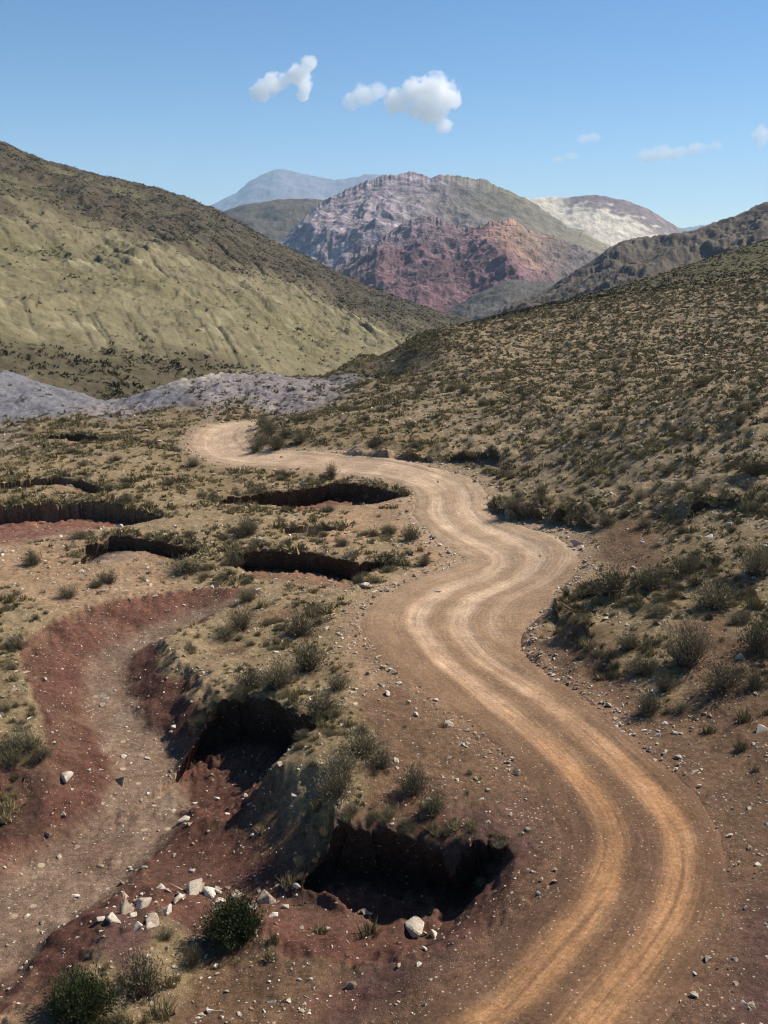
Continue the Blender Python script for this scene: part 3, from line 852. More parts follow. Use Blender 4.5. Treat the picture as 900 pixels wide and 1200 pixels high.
def shrub_shape(rng, n_twig, n_leaf, spread=.5, tall=.62, leaf=.07, up=.35, twig_w=.012):
    """many twigs fanning up from the foot, leaf slips along their outer halves (unit width about 1)"""
    th = rng.uniform(0, 2 * math.pi, n_twig); ph = np.arccos(rng.uniform(up * .3, 1, n_twig) ** .8)
    L = rng.uniform(.72, 1.05, n_twig)
    lob = 1 + .22 * np.sin(th * 2 + rng.uniform(0, 6)) + .14 * np.sin(th * 3 + rng.uniform(0, 6))
    d = np.stack([np.cos(th) * np.sin(ph) * spread * lob, np.sin(th) * np.sin(ph) * spread * lob, np.cos(ph) * tall + .10], 1) * L[:, None]
    foot = np.stack([rng.normal(0, .07, n_twig), rng.normal(0, .07, n_twig), np.zeros(n_twig) - .03], 1)
    side = np.cross(d, rng.normal(0, 1, (n_twig, 3))); side /= np.linalg.norm(side, axis=1)[:, None] + 1e-9
    tw = np.stack([foot - side * twig_w, foot + side * twig_w, foot + d], 1).reshape(-1, 3)
    j = rng.integers(0, n_twig, n_leaf); t = rng.uniform(.38, 1.04, n_leaf)[:, None]
    c = foot[j] + d[j] * t + rng.normal(0, .035, (n_leaf, 3))
    dirn = d[j] / np.linalg.norm(d[j], axis=1)[:, None] + rng.normal(0, .45, (n_leaf, 3)); dirn[:, 2] += .3
    dirn /= np.linalg.norm(dirn, axis=1)[:, None]
    s2 = np.cross(dirn, rng.normal(0, 1, (n_leaf, 3))); s2 /= np.linalg.norm(s2, axis=1)[:, None] + 1e-9
    ll = (leaf * rng.uniform(.7, 1.5, n_leaf))[:, None]
    lv = np.stack([c - s2 * ll * .28, c + s2 * ll * .28, c + dirn * ll * 1.5], 1)
    lv[..., 2] = np.maximum(lv[..., 2], -.02)
    return tw, lv.reshape(-1, 3)


def tuft_shape(rng, n, tall=.6):
    th = rng.uniform(0, 2 * math.pi, n); lean = rng.uniform(.05, .75, n)
    L = rng.uniform(.6, 1.1, n) * tall
    d = np.stack([np.cos(th) * lean, np.sin(th) * lean, np.sqrt(1 - np.minimum(lean, .95) ** 2)], 1) * L[:, None]
    foot = np.stack([rng.normal(0, .12, n), rng.normal(0, .12, n), np.zeros(n) - .03], 1)
    side = np.cross(d, rng.normal(0, 1, (n, 3))); side /= np.linalg.norm(side, axis=1)[:, None] + 1e-9
    w = .022
    return np.stack([foot - side * w, foot + side * w, foot + d], 1).reshape(-1, 3)


def rock_shape(rng, n=16):
    bm = bmesh.new()
    p = rng.normal(0, 1, (n, 3)); p /= np.linalg.norm(p, axis=1)[:, None]
    p *= rng.uniform(.75, 1.0, (n, 1)); p *= np.array([.5, .5 * rng.uniform(.6, .95), .5 * rng.uniform(.45, .75)])
    for q in p: bm.verts.new(q)
    r = bmesh.ops.convex_hull(bm, input=bm.verts)
    bmesh.ops.delete(bm, geom=[g for g in r['geom_interior'] if isinstance(g, bmesh.types.BMVert)], context='VERTS')
    bmesh.ops.triangulate(bm, faces=bm.faces)
    bm.verts.index_update()
    v = np.array([x.co[:] for x in bm.verts]); f = np.array([[q.index for q in x.verts] for x in bm.faces])
    bm.free()
    return v, f


def rock_mesh(name, rng, n, mat, tint):
    v, f = rock_shape(rng, n)
    bm = bmesh.new(); vs = [bm.verts.new(q) for q in v]
    for q in f: bm.faces.new([vs[i] for i in q])
    bmesh.ops.dissolve_limit(bm, angle_limit=.2, verts=bm.verts, edges=bm.edges)
    bmesh.ops.bevel(bm, geom=bm.edges[:], offset=.03, segments=1, affect='EDGES')
    me = bpy.data.meshes.new(name); bm.to_mesh(me); bm.free()
    me.materials.append(mat); flt_attr(me, 'tint', np.full(len(me.vertices), tint))
    return me


def tri_mesh(name, v, mat, tint):
    me = mesh_np(name, v, tri_faces(len(v) // 3), False)
    me.materials.append(mat); flt_attr(me, 'tint', np.full(len(v), tint) if np.isscalar(tint) else tint)
    return me


SR = np.random.default_rng(5)
SHRUB_V = []      # variants: (twigs, leaves)
for i in range(7):
    SHRUB_V.append(shrub_shape(SR, 260 + 12 * i, 1700 + 60 * i, spread=.52 - .02 * (i % 3), tall=.44 + .07 * (i % 4), leaf=.024 + .003 * (i % 3), twig_w=.006))
SHRUB_ME = [(tri_mesh('shrub_foliage', lv, M_SHRUB, .35 + .06 * i), tri_mesh('shrub_twigs', tw, M_TWIG, .5)) for i, (tw, lv) in enumerate(SHRUB_V)]
TUFT_V = [tuft_shape(SR, 90, .5 + .06 * i) for i in range(5)]
TUFT_ME = [tri_mesh('grass_tuft', v, M_TUFT, .3 + .1 * i) for i, v in enumerate(TUFT_V)]
GREEN_ME = []
for i in range(2):
    tw, lv = shrub_shape(SR, 700, 12500, spread=.50, tall=.66, leaf=.026, up=.1, twig_w=.005)
    GREEN_ME.append((tri_mesh('bush_foliage', lv, M_GREEN, .5), tri_mesh('bush_twigs', tw, M_TWIG, .4)))
ROCK_ME = [rock_mesh('rock', SR, 9 + i % 4, M_PALE, .15 + .11 * i) for i in range(8)]
REDROCK_ME = [rock_mesh('rock', SR, 9 + i % 4, M_DARKROCK, .2 + .15 * i) for i in range(4)]
LOW_V = [shrub_shape(SR, 14, 150 + 20 * i, spread=.52, tall=.34 + .04 * i, leaf=.08)[1] for i in range(6)]
MIDL_V = [shrub_shape(SR, 8, 62, spread=.55, tall=.38, leaf=.14)[1] for i in range(6)]
TINY_V = [shrub_shape(SR, 8, 34, spread=.55, tall=.5, leaf=.22)[1] for i in range(6)]

# ------------------------------------------------------------------ hand-surveyed shrubs: (u, v of the foot, width in pixels, height ratio, kind, label)
HAND = [
    (275, 1104, 72, .95, 'green', 'rounded dark green bush beside the pale boulders at the wash edge'),
    (96, 1196, 78, .95, 'green', 'broad dark green bush near the mouth of the wash, in front of a grey shrub'),
    (168, 1168, 62, .8, 'shrub', 'feathery grey-green shrub just behind the broad dark green bush'),
    (226, 1136, 34, .8, 'shrub', 'small dark twiggy shrub at the foot of the rounded green bush'),
    (190, 1192, 44, .6, 'tuft', 'dry grey straw clump in front of the feathery grey-green shrub'),
    (433, 1096, 46, .5, 'tuft', 'pale straw clump on the front lip of the shaded gully'),
    (376, 1094, 34, .5, 'tuft', 'low straw clump between the green bush and the shaded gully'),
    (322, 1108, 26, .9, 'tuft', 'thin upright grass clump right next to the rounded green bush'),
    (484, 932, 46, .85, 'shrub', 'upright grey shrub on bare earth just above the long shaded gully'),
    (508, 955, 38, .7, 'shrub', 'small grey shrub at the very rim of the long shaded gully'),
    (392, 935, 62, .6, 'shrub', 'sprawling grey shrub on the rim between the two black cut banks'),
    (424, 882, 56, .6, 'shrub', 'low grey shrub leaning downhill above the rim shrub, by the road edge'),
    (400, 905, 44, .6, 'shrub', 'grey shrub halfway between the leaning shrub and the gully rim'),
    (326, 806, 50, .75, 'shrub', 'olive shrub on top of the black cut bank beside the wash'),
    (378, 836, 54, .5, 'shrub', 'low flat olive shrub between the black cut bank and the road'),
    (362, 786, 54, .7, 'shrub', 'bushy olive shrub in the middle of the scrubby spit'),
    (352, 744, 46, .6, 'shrub', 'grey shrub on the stony crest of the spit between wash and road'),
    (282, 738, 44, .6, 'shrub', 'grey-green shrub on the steep wash side of the spit'),
    (290, 706, 30, .7, 'shrub', 'small dark shrub at the top end of the wash'),
    (396, 808, 34, .6, 'shrub', 'small olive shrub at the stony road edge of the spit'),
    (290, 628, 36, .7, 'shrub', 'dark rounded shrub on the flats in front of the far cut bank'),
    (126, 685, 32, .6, 'shrub', 'dark shrub alone on the sandy bench left of the wash head'),
    (220, 672, 50, .4, 'shrub', 'low spreading grey shrub at the west end of the nearer flat-land cut bank'),
    (274, 664, 26, .7, 'shrub', 'small grey shrub guarding the near end of the flat-land cut bank'),
    (388, 560, 20, .8, 'shrub', 'single dark shrub standing on the verge of the thin far stretch of road'),
    (455, 626, 24, .6, 'shrub', 'little grey shrub on the sandy inside of the far road bend'),
    (481, 634, 28, .7, 'shrub', 'dark shrub on the stony berm inside the far road bend'),
    (497, 664, 20, .7, 'shrub', 'little shrub at the tip of the stony berm beside the road'),
    (368, 628, 30, .45, 'shrub', 'flat dark shrub behind the nearer flat-land cut bank'),
    (715, 700, 60, .55, 'shrub', 'olive shrub crowning the broken bank at the right of the road'),
    (762, 690, 46, .6, 'shrub', 'olive shrub just uphill of the shrub crowning the broken bank'),
    (803, 676, 40, .6, 'shrub', 'round olive shrub in the shrub belt above the broken bank'),
    (838, 712, 62, .6, 'shrub', 'large grey-olive shrub in the middle of the shrub belt'),
    (886, 676, 52, .75, 'shrub', 'tall dark shrub at the uphill end of the shrub belt'),
    (804, 782, 62, .85, 'shrub', 'bushy upright olive shrub on the bare slope right of the road'),
    (848, 808, 66, .65, 'shrub', 'wide green-grey shrub below the bushy upright olive shrub'),
    (890, 764, 60, .7, 'shrub', 'big grey-olive shrub at the picture edge above the wide green-grey shrub'),
    (760, 838, 40, .6, 'shrub', 'isolated pale olive shrub casting shade on red earth near the road'),
    (778, 812, 34, .6, 'shrub', 'small olive shrub behind the isolated pale olive shrub'),
    (752, 792, 46, .5, 'shrub', 'low grey shrub on the crumbling edge of the bank'),
    (738, 764, 36, .6, 'shrub', 'grey shrub on the slope directly behind the crumbling bank'),
    (868, 880, 26, .8, 'tuft', 'thin straw-coloured clump on red earth, lowest on the right slope'),
    (872, 846, 34, .7, 'tuft', 'straw-coloured clump above the lowest straw clump on the right slope'),
    (830, 858, 26, .6, 'tuft', 'pale wispy clump on red earth beside two straw clumps'),
    (884, 808, 34, .7, 'shrub', 'yellowish shrub next to the wide green-grey shrub on the slope'),
    (634, 584, 22, .7, 'shrub', 'dark shrub on the grassy bank at the outside of the far bend'),
    (602, 606, 34, .5, 'shrub', 'olive shrub overhanging the road at the outside of the far bend'),
    (866, 500, 16, 1.0, 'shrub', 'dark compact shrub high on the stony hillside'),
    (30, 880, 46, .6, 'shrub', 'olive shrub on the small scrub shelf above the red wash slope'),
    (48, 894, 36, .6, 'shrub', 'grey shrub at the edge of the small scrub shelf above the red slope'),
    (14, 896, 34, .6, 'shrub', 'dark shrub at the very left of the small scrub shelf'),
    (38, 662, 28, .6, 'shrub', 'grey shrub by the pale dry pool'),
    (300, 533, 22, .7, 'shrub', 'small shrub on the inside of the far road loop, lowest of its clump'),
    (308, 522, 24, .8, 'shrub', 'shrub on the inside of the far road loop, leftmost of its clump'),
    (324, 527, 28, .7, 'shrub', 'broad shrub in the middle of the clump inside the far road loop'),
    (316, 510, 26, .8, 'shrub', 'upright shrub at the upper end of the clump inside the far road loop'),
    (336, 514, 26, .7, 'shrub', 'shrub behind the broad shrub of the clump inside the far road loop'),
    (308, 501, 22, .8, 'shrub', 'shrub standing beside the road where it vanishes behind the rise'),
    (352, 522, 26, .6, 'shrub', 'low shrub at the uphill end of the clump inside the far road loop'),
]
HAND_P = drop_px([(h[0], h[1]) for h in HAND])
PPM = lambda x, y, z: F / project(x, y, z)[2]


def sink(o, x, y, z, rz, sx, sz):
    o.location = (x, y, z - .03); o.rotation_euler = (0, 0, rz); o.scale = (sx, sx, sz)


def make_plant(name, parts, label, cat, group=None):
    root = bpy.data.objects.new(name, None); COL.objects.link(root); root.empty_display_size = .2
    tag(root, label, cat, group)
    for pn, me in parts:
        link(pn, me, parent=root)
    return root


def copy_tree(o):
    c = o.copy(); COL.objects.link(c)
    for ch in o.children:
        k = ch.copy(); COL.objects.link(k); k.parent = c
    return c


SHRUB_PROTO = []; GREEN_PROTO = []
USED = set()


def get_plant(kind, i):
    """the first call of a variant builds it, later ones copy it with its parts"""
    key = (kind, i)
    if kind == 'tuft':
        return link('grass_clump', TUFT_ME[i % 5])
    if key not in PROTO:
        fo, tw = (SHRUB_ME if kind == 'shrub' else GREEN_ME)[i]
        PROTO[key] = make_plant('desert_shrub' if kind == 'shrub' else 'green_bush', [('foliage', fo), ('twigs', tw)], None, None)
        return PROTO[key]
    return copy_tree(PROTO[key])


PROTO = {}
for i, (h, p) in enumerate(zip(HAND, HAND_P)):
    u, v, w, hr, kind, label = h
    wid = w / PPM(*p)
    o = get_plant(kind, i % (2 if kind == 'green' else 7))
    if kind == 'green': o = o
    base = {'shrub': .55, 'green': .72, 'tuft': .6}[kind]
    if kind == 'tuft': wid *= 1.0
    sink(o, *p, random.uniform(0, 6.28), wid, wid * hr / base if kind != 'green' else wid * 1.05)
    for k in ('group',):
        if k in o: del o[k]
    tag(o, label, {'shrub': 'shrub', 'green': 'bush', 'tuft': 'grass clump'}[kind])
    if kind != 'tuft': o.name = 'desert_shrub' if kind == 'shrub' else 'green_bush'


def region(u, v, x, y):
    if v > 960: return 'front'
    if u > 640 and 640 < v <= 960: return 'slope'
    if u < 90 and 690 < v: return 'shelf'
    if 690 < v and u < 560: return 'spit'
    if x > 0 and (v < 545 or u > 560): return 'hillside'
    if v > 490: return 'flats'
    return 'mound'


AREA = {'front': ('on the open ground in front of the wash', 'foreground'), 'slope': ('on the reddish slope right of the road', 'right slope'), 'shelf': ('on the scrub shelf left of the wash', 'left shelf'),
        'spit': ('on the scrubby spit between wash and road', 'spit'), 'hillside': ('on the stony hillside above the road', 'hillside'), 'flats': ('on the gullied flats behind the wash', 'flats'), 'mound': ('on the bare grey mound behind the flats', 'mound')}

# ------------------------------------------------------------------ scatter
def candidates(n, y0, y1, seed, k=.64):
    n = int(n * 1.28)
    r = np.random.default_rng(seed)
    # even per square metre over the wedge
    y = np.sqrt(r.uniform((y0 + 6) ** 2, (y1 + 6) ** 2, n)) - 6
    x = r.uniform(-k, k, n) * (y + 6)
    return x, y, r


def bush_field(x, y):
    H = height(x, y, True)
    W = soil_weights(x, y, H['big'], H['mid'])
    b = sum(W[i] * BUSHY[k] for i, k in enumerate(KINDS))
    clump = sstep(-.25, .45, fbm(x / 3.2, y / 3.2, 3, 201) + .4 * fbm(x / 11, y / 11, 2, 202))
    ok = sstep(.4, 1.5, np.abs(H['s']) - H['hw']) * (H['red'] < .12) * (H['floor'] < .05) * (H['face'] < .3)
    return H, W, b * np.where(H['hill'] > .3, .38 + .5 * clump, .12 + .88 * clump) * ok, ok


def in_view(x, y, z, m=240):
    u, v, d = project(x, y, z)
    return (u > -m) & (u < 900 + m) & (v < 1200 + m), u, v, d


def grow(n, y0, y1, seed, size, sig, hand_clear=True):
    x, y, r = candidates(n, y0, y1, seed)
    H, W, b, ok = bush_field(x, y)
    n = len(x)
    keep = r.uniform(0, 1, n) < b
    vis, u, v, d = in_view(x, y, H['z'])
    keep &= vis
    sz = size * np.exp(r.normal(0, sig, n))
    rim = H['rim']
    x, y, z, sz, u, v, d = (q[keep] for q in (x, y, H['z'], sz, u, v, d))
    if hand_clear:
        m = np.ones(len(x), bool)
        for p, h in zip(HAND_P, HAND):
            m &= np.hypot(x - p[0], y - p[1]) > .45 * h[2] / PPM(*p)
        x, y, z, sz, u, v, d = (q[m] for q in (x, y, z, sz, u, v, d))
    return dict(x=x, y=y, z=z, s=sz, u=u, v=v, d=d, r=r)


def join(name, variants, P, mat, sz_ratio=(.7, 1.15), label=None):
    r = np.random.default_rng(len(P['x']))
    n = len(P['x']); var = r.integers(0, len(variants), n); V = []; T = []
    for k, tv in enumerate(variants):
        m = np.where(var == k)[0]
        if not len(m): continue
        a = r.uniform(0, 6.283, len(m)); c, s = np.cos(a), np.sin(a)
        S = P['s'][m]; sz = S * r.uniform(*sz_ratio, len(m))
        vx = tv[None, :, 0] * c[:, None] - tv[None, :, 1] * s[:, None]; vy = tv[None, :, 0] * s[:, None] + tv[None, :, 1] * c[:, None]
        v = np.stack([vx * S[:, None] + P['x'][m][:, None], vy * S[:, None] + P['y'][m][:, None], tv[None, :, 2] * sz[:, None] + P['z'][m][:, None] - .02], -1)
        V.append(v.reshape(-1, 3))
        T.append(np.repeat(np.clip(r.normal(.45, .30, len(m)), 0, 1.1), len(tv)))
    V = np.concatenate(V); T = np.concatenate(T)
    me = mesh_np(name, V, tri_faces(len(V) // 3), False); me.materials.append(mat); flt_attr(me, 'tint', T)
    o = link(name, me); tag(o, kind='stuff')
    return o


def cat(*Ps):
    return {k: np.concatenate([P[k] for P in Ps]) for k in 'x y z s u v d'.split()}


def pick(P, m):
    return {k: P[k][m] for k in 'x y z s u v d'.split()}


N_IND = 245
A = grow(5600, 14, 62, 301, .46, .45)
B = grow(54000, 62, 205, 302, .36, .48)
ALL = cat(A, B)
inside = (ALL['u'] > 0) & (ALL['u'] < 900) & (ALL['v'] < 1200)
px = ALL['s'] / ALL['d'] * inside
order = np.argsort(-px)
ind = order[:N_IND]; rest = np.ones(len(px), bool); rest[ind] = False
for n_, i in enumerate(ind):
    x, y, z, s = (float(ALL[k][i]) for k in ('x', 'y', 'z', 's'))
    o = get_plant('shrub', n_ % 7)
    sink(o, x, y, z, random.uniform(0, 6.28), s, s * random.uniform(.7, 1.15))
    reg = region(ALL['u'][i], ALL['v'][i], x, y)
    tag(o, 'low grey-olive desert shrub ' + AREA[reg][0], 'shrub', 'desert shrubs, ' + AREA[reg][1])
    o.name = 'desert_shrub'
R = pick(ALL, rest)
rimx, rimy = [], []
rq = np.random.default_rng(909)
for k_, (line, drop, *_o) in enumerate(RIMS):
    seg = np.linalg.norm(np.diff(line, axis=0), axis=1).sum(); n_ = int(seg * (8 if k_ in (10, 11, 12) else 7))
    t_ = rq.uniform(0, 1, n_) * (len(line) - 1.001); i_ = t_.astype(int); f_ = (t_ - i_)[:, None]
    q_ = line[i_] * (1 - f_) + line[i_ + 1] * f_; tt = line[i_ + 1] - line[i_]; tt /= np.linalg.norm(tt, axis=1)[:, None]
    back = np.abs(rq.normal(0, .55, n_)) + .05
    rimx.append(q_[:, 0] - tt[:, 1] * back); rimy.append(q_[:, 1] + tt[:, 0] * back)
rimx = np.concatenate(rimx); rimy = np.concatenate(rimy); Hr = height(rimx, rimy, True)
okr = (np.abs(Hr['s']) > Hr['hw'] + .1) & (Hr['floor'] < .1); rimx, rimy, rimz = rimx[okr], rimy[okr], Hr['z'][okr]
ru, rv, rdp = project(rimx, rimy, rimz)
RIMP = dict(x=rimx, y=rimy, z=rimz, s=.42 * np.exp(rq.normal(0, .35, len(rimx))), u=ru, v=rv, d=rdp)
hf = rq.uniform(0, 1, len(rimx)) < .45
R = cat(R, pick(RIMP, hf))
SHRUB_ALL = [np.concatenate([lv, tw]) for tw, lv in SHRUB_V]
near = R['d'] < 50
join('desert_shrubs', [v for v in SHRUB_ALL], pick(R, near), M_SHRUB)
join('hillside_scrub', LOW_V, pick(R, ~near & (R['d'] < 88)), M_SHRUB)
join('hill_brush', MIDL_V, pick(R, R['d'] >= 88), M_SHRUB)

# scrub far out on the smooth slope and on the grassy hill
C = grow(30000, 180, 415, 303, .6, .35, False)
CL = [C]
X, Y, Z, rr, uu, rgb, nz = HILLS['grassy_hill']
r_ = np.random.default_rng(404)
lum = rgb.mean(-1)
pr = (sstep(.13, .06, lum) * 1.6 + .10 * sstep(.1, .4, -nz) + .045) * ((rr > 0) & (rr < 1.03))[:, None] * sstep(620, 520, uu)[None]
apron = sstep(.085, .05, rr)[:, None] * sstep(330, 230, uu)[None] * ((rr > -.05))[:, None]
pr = np.maximum(pr, apron * 3.5)
cl = sstep(-.2, .5, fbm(X.ravel() / 16, Y.ravel() / 16, 4, 405)).reshape(X.shape)
pr = pr * (.10 + cl)
D = np.maximum(Y, 150)
area = np.abs(np.gradient(X, axis=1)) * np.abs(np.gradient(Y, axis=0))
pr = pr * area * .30
m = r_.uniform(0, 1, pr.shape) < pr
m &= (uu[None] > -200)
hx, hy, hz = X[m], Y[m], Z[m]
CL.append(dict(x=hx + r_.normal(0, .8, len(hx)), y=hy + r_.normal(0, .8, len(hx)), z=hz - .1, s=.85 * np.exp(r_.normal(0, .40, len(hx))), u=0 * hx, v=0 * hx, d=hy))
print('far shrubs', len(C['x']), len(hx), 'near rest', near.sum(), (~near).sum())
join('distant_scrub', TINY_V, cat(*CL), M_FAR, (.7, 1.1))

# ------------------------------------------------------------------ dry grass
TA = grow(34000, 13, 60, 311, .23, .45, False)
TB = grow(90000, 60, 190, 312, .40, .3, False)
TALL = cat(TA, TB)
inside = (TALL['u'] > 0) & (TALL['u'] < 900) & (TALL['v'] < 1200)
order = np.argsort(-(TALL['s'] / TALL['d'] * inside))
rest = np.ones(len(order), bool); rest[order[:120]] = False
for n_, i in enumerate(order[:120]):
    x, y, z, s = (float(TALL[k][i]) for k in ('x', 'y', 'z', 's'))
    o = get_plant('tuft', n_)
    sink(o, x, y, z, random.uniform(0, 6.28), s, s)
    reg = region(TALL['u'][i], TALL['v'][i], x, y)
    tag(o, 'straw-coloured dry grass clump ' + AREA[reg][0], 'grass clump', 'dry grass clumps, ' + AREA[reg][1])
TR = cat(pick(TALL, rest), pick(RIMP, ~hf))
thin = [v.reshape(-1, 3, 3)[::4].reshape(-1, 3) * np.array([1.5, 1.5, 1]) for v in TUFT_V]
wide = []
for v in thin:
    q = v.reshape(-1, 3, 3).copy(); c = q[:, :2].mean(1, keepdims=True); q[:, :2] = c + (q[:, :2] - c) * 2.6; wide.append(q.reshape(-1, 3))
nr_ = TR['d'] < 46
join('dry_grass_near', TUFT_V, pick(TR, nr_), M_TUFT)
join('dry_grass', wide, pick(TR, ~nr_), M_TUFT)

# ------------------------------------------------------------------ stones
def rock(x, y, z, s, kind, i, flat=1.0):
    me = (ROCK_ME if kind == 'pale' else REDROCK_ME)[i % (8 if kind == 'pale' else 4)]
    o = link('rock', me)
    o.location = (x, y, z + .03 * s * flat); o.rotation_euler = (random.uniform(-.3, .3), random.uniform(-.3, .3), random.uniform(0, 6.28))
    o.scale = (s, s, s * flat)
    return o


ROCKS = [  # (u, v, width px, label)
    (150, 1068, 26, 'upright pale boulder standing highest in the boulder cluster by the wash'), (135, 1078, 22, 'rounded pale boulder at the outer end of the boulder cluster'), (170, 1062, 26, 'white-faced boulder leaning on the upright pale boulder'),
    (178, 1086, 30, 'broad flat pale slab in front of the boulder cluster'), (196, 1070, 24, 'tan block at the bush side of the boulder cluster'), (212, 1058, 24, 'tilted pale slab behind the tan block'),
    (230, 1046, 30, 'large whitish slab at the uphill end of the boulder cluster'), (246, 1050, 24, 'whitish slab touching the large uphill slab'), (160, 1090, 20, 'small pale block below the broad flat slab'),
    (278, 1052, 22, 'long pale stone just behind the rounded green bush'), (312, 1056, 26, 'brown-topped boulder beside the rounded green bush'), (488, 1092, 40, 'long flat white slab on the front lip of the shaded gully'), (508, 1098, 18, 'small white stone at the end of the long flat white slab'),
    (452, 816, 15, 'white stone alone on the road edge beside the spit'), (488, 840, 11, 'small grey stone downhill of the white roadside stone'), (76, 916, 22, 'pale stone perched on the red wash slope'), (140, 918, 20, 'white stone lying on the wash floor'),
    (888, 1018, 11, 'white pebble-like stone alone on the dark earth right of the road'), (626, 754, 11, 'pale stone at the foot of the broken bank'), (346, 606, 9, 'pale stone on the flats behind the cut bank'), (862, 1126, 10, 'pale stone low on the dark earth right of the road'), (496, 1116, 14, 'pale wedge-shaped stone below the long flat white slab'),
    (246, 1186, 12, 'pale stone beside the open foreground track, near the bottom edge'), (412, 1160, 14, 'reddish stone on the foreground earth'), (760, 1048, 10, 'stone lying between the two wheel tracks in the near bend')]
rp = drop_px([(q[0], q[1]) for q in ROCKS])
for i, (q, p) in enumerate(zip(ROCKS, rp)):
    s = q[2] / PPM(*p) * 1.3
    flat = .8 if 'slab' in q[3] or 'flat' in q[3] else (1.25 if 'upright' in q[3] else 1.0)
    o = rock(*p, s, 'red' if 'reddish' in q[3] else 'pale', i, flat); tag(o, q[3], 'rock')

# stones by area: (pixel polygon as boxes u0,u1,v0,v1, how many, size px range, kind)
RBOX = [('boulder cluster at the wash edge', 'pale', 60, [(120, 265, 1035, 1092, 40), (255, 350, 1040, 1066, 20)], (4, 24), 'pale angular stone in the heap at the wash edge'),
        ('stones on the foreground earth', 'pale', 80, [(300, 540, 1075, 1195, 48), (210, 420, 1110, 1198, 32)], (3, 11), 'small pale stone scattered on the foreground earth'),
        ('stones on the wash floor', 'pale', 22, [(90, 230, 830, 1010, 16), (20, 130, 990, 1080, 6)], (3, 12), 'pale stone on the floor of the dry wash'),
        ('stones along the road edge of the spit', 'pale', 50, [(375, 425, 690, 800, 30), (440, 540, 630, 700, 20)], (3, 8), 'pale stone on the stony berm between spit and road'),
        ('stones by the near bend', 'red', 26, [(560, 680, 860, 1000, 12), (640, 820, 870, 960, 6), (830, 895, 1000, 1195, 8)], (3, 9), 'brown stone on the road shoulder by the near bend'),
        ('stones on the right slope', 'red', 16, [(640, 880, 770, 900, 9), (640, 720, 700, 790, 7)], (3, 8), 'brown stone on the reddish slope right of the road'),
        ('stones between the two black banks', 'pale', 20, [(270, 350, 930, 1050, 14), (400, 500, 880, 960, 6)], (4, 10), 'pale stone on the ridge between the two black cut banks')]
for grp, kind, n, boxes, (s0, s1), label in RBOX:
    pts = []
    for u0, u1, v0, v1, k in boxes:
        pts += [(random.uniform(u0, u1), random.uniform(v0, v1)) for _ in range(k)]
    P = drop_px(pts)
    for i, p in enumerate(P):
        s = (s0 + (s1 - s0) * random.random() ** 2.2) / PPM(*p)
        tag(rock(*p, s, kind, i, random.uniform(.7, 1.1)), label, 'rock', grp)

SMALL = []
for i in range(10):
    v, f = rock_shape(SR, 9)
    SMALL.append(v[f].reshape(-1, 3))


def stone_field(n, y0, y1, seed, size, sig):
    x, y, r = candidates(n, y0, y1, seed)
    H = height(x, y, True); W = soil_weights(x, y, H['big'], H['mid'])
    b = sum(W[i] * STONE[k] for i, k in enumerate(KINDS)) * (.25 + sstep(0, .5, fbm(x / 2.2, y / 2.2, 3, 501)))
    e = np.abs(H['s']) - H['hw']
    b = np.where(e < -.2, .06, b) + .7 * np.exp(-((e - .2) / .5) ** 2) * (y > 30)
    b = np.where(H['red'] > .3, .16, b); b = np.where(H['floor'] > .3, .15, b); b = np.where((y < 62) & (H['red'] < .1), b * 1.7, b); b = np.where(H['face'] > .3, 0, b)
    vis, u, v, d = in_view(x, y, H['z'])
    n = len(x)
    k = (r.uniform(0, 1, n) < b) & vis
    z = H['z'] + np.where(e < .2, .05, 0.0)
    return dict(x=x[k], y=y[k], z=z[k] + .02, s=(size * np.exp(r.normal(0, sig, n)))[k], u=u[k], v=v[k], d=d[k])


join('scattered_stones', SMALL, cat(stone_field(40000, 13, 50, 601, .095, .6), stone_field(9000, 16, 62, 603, .17, .45), stone_field(130000, 48, 190, 602, .21, .5)), M_PALE, (.6, 1.0))

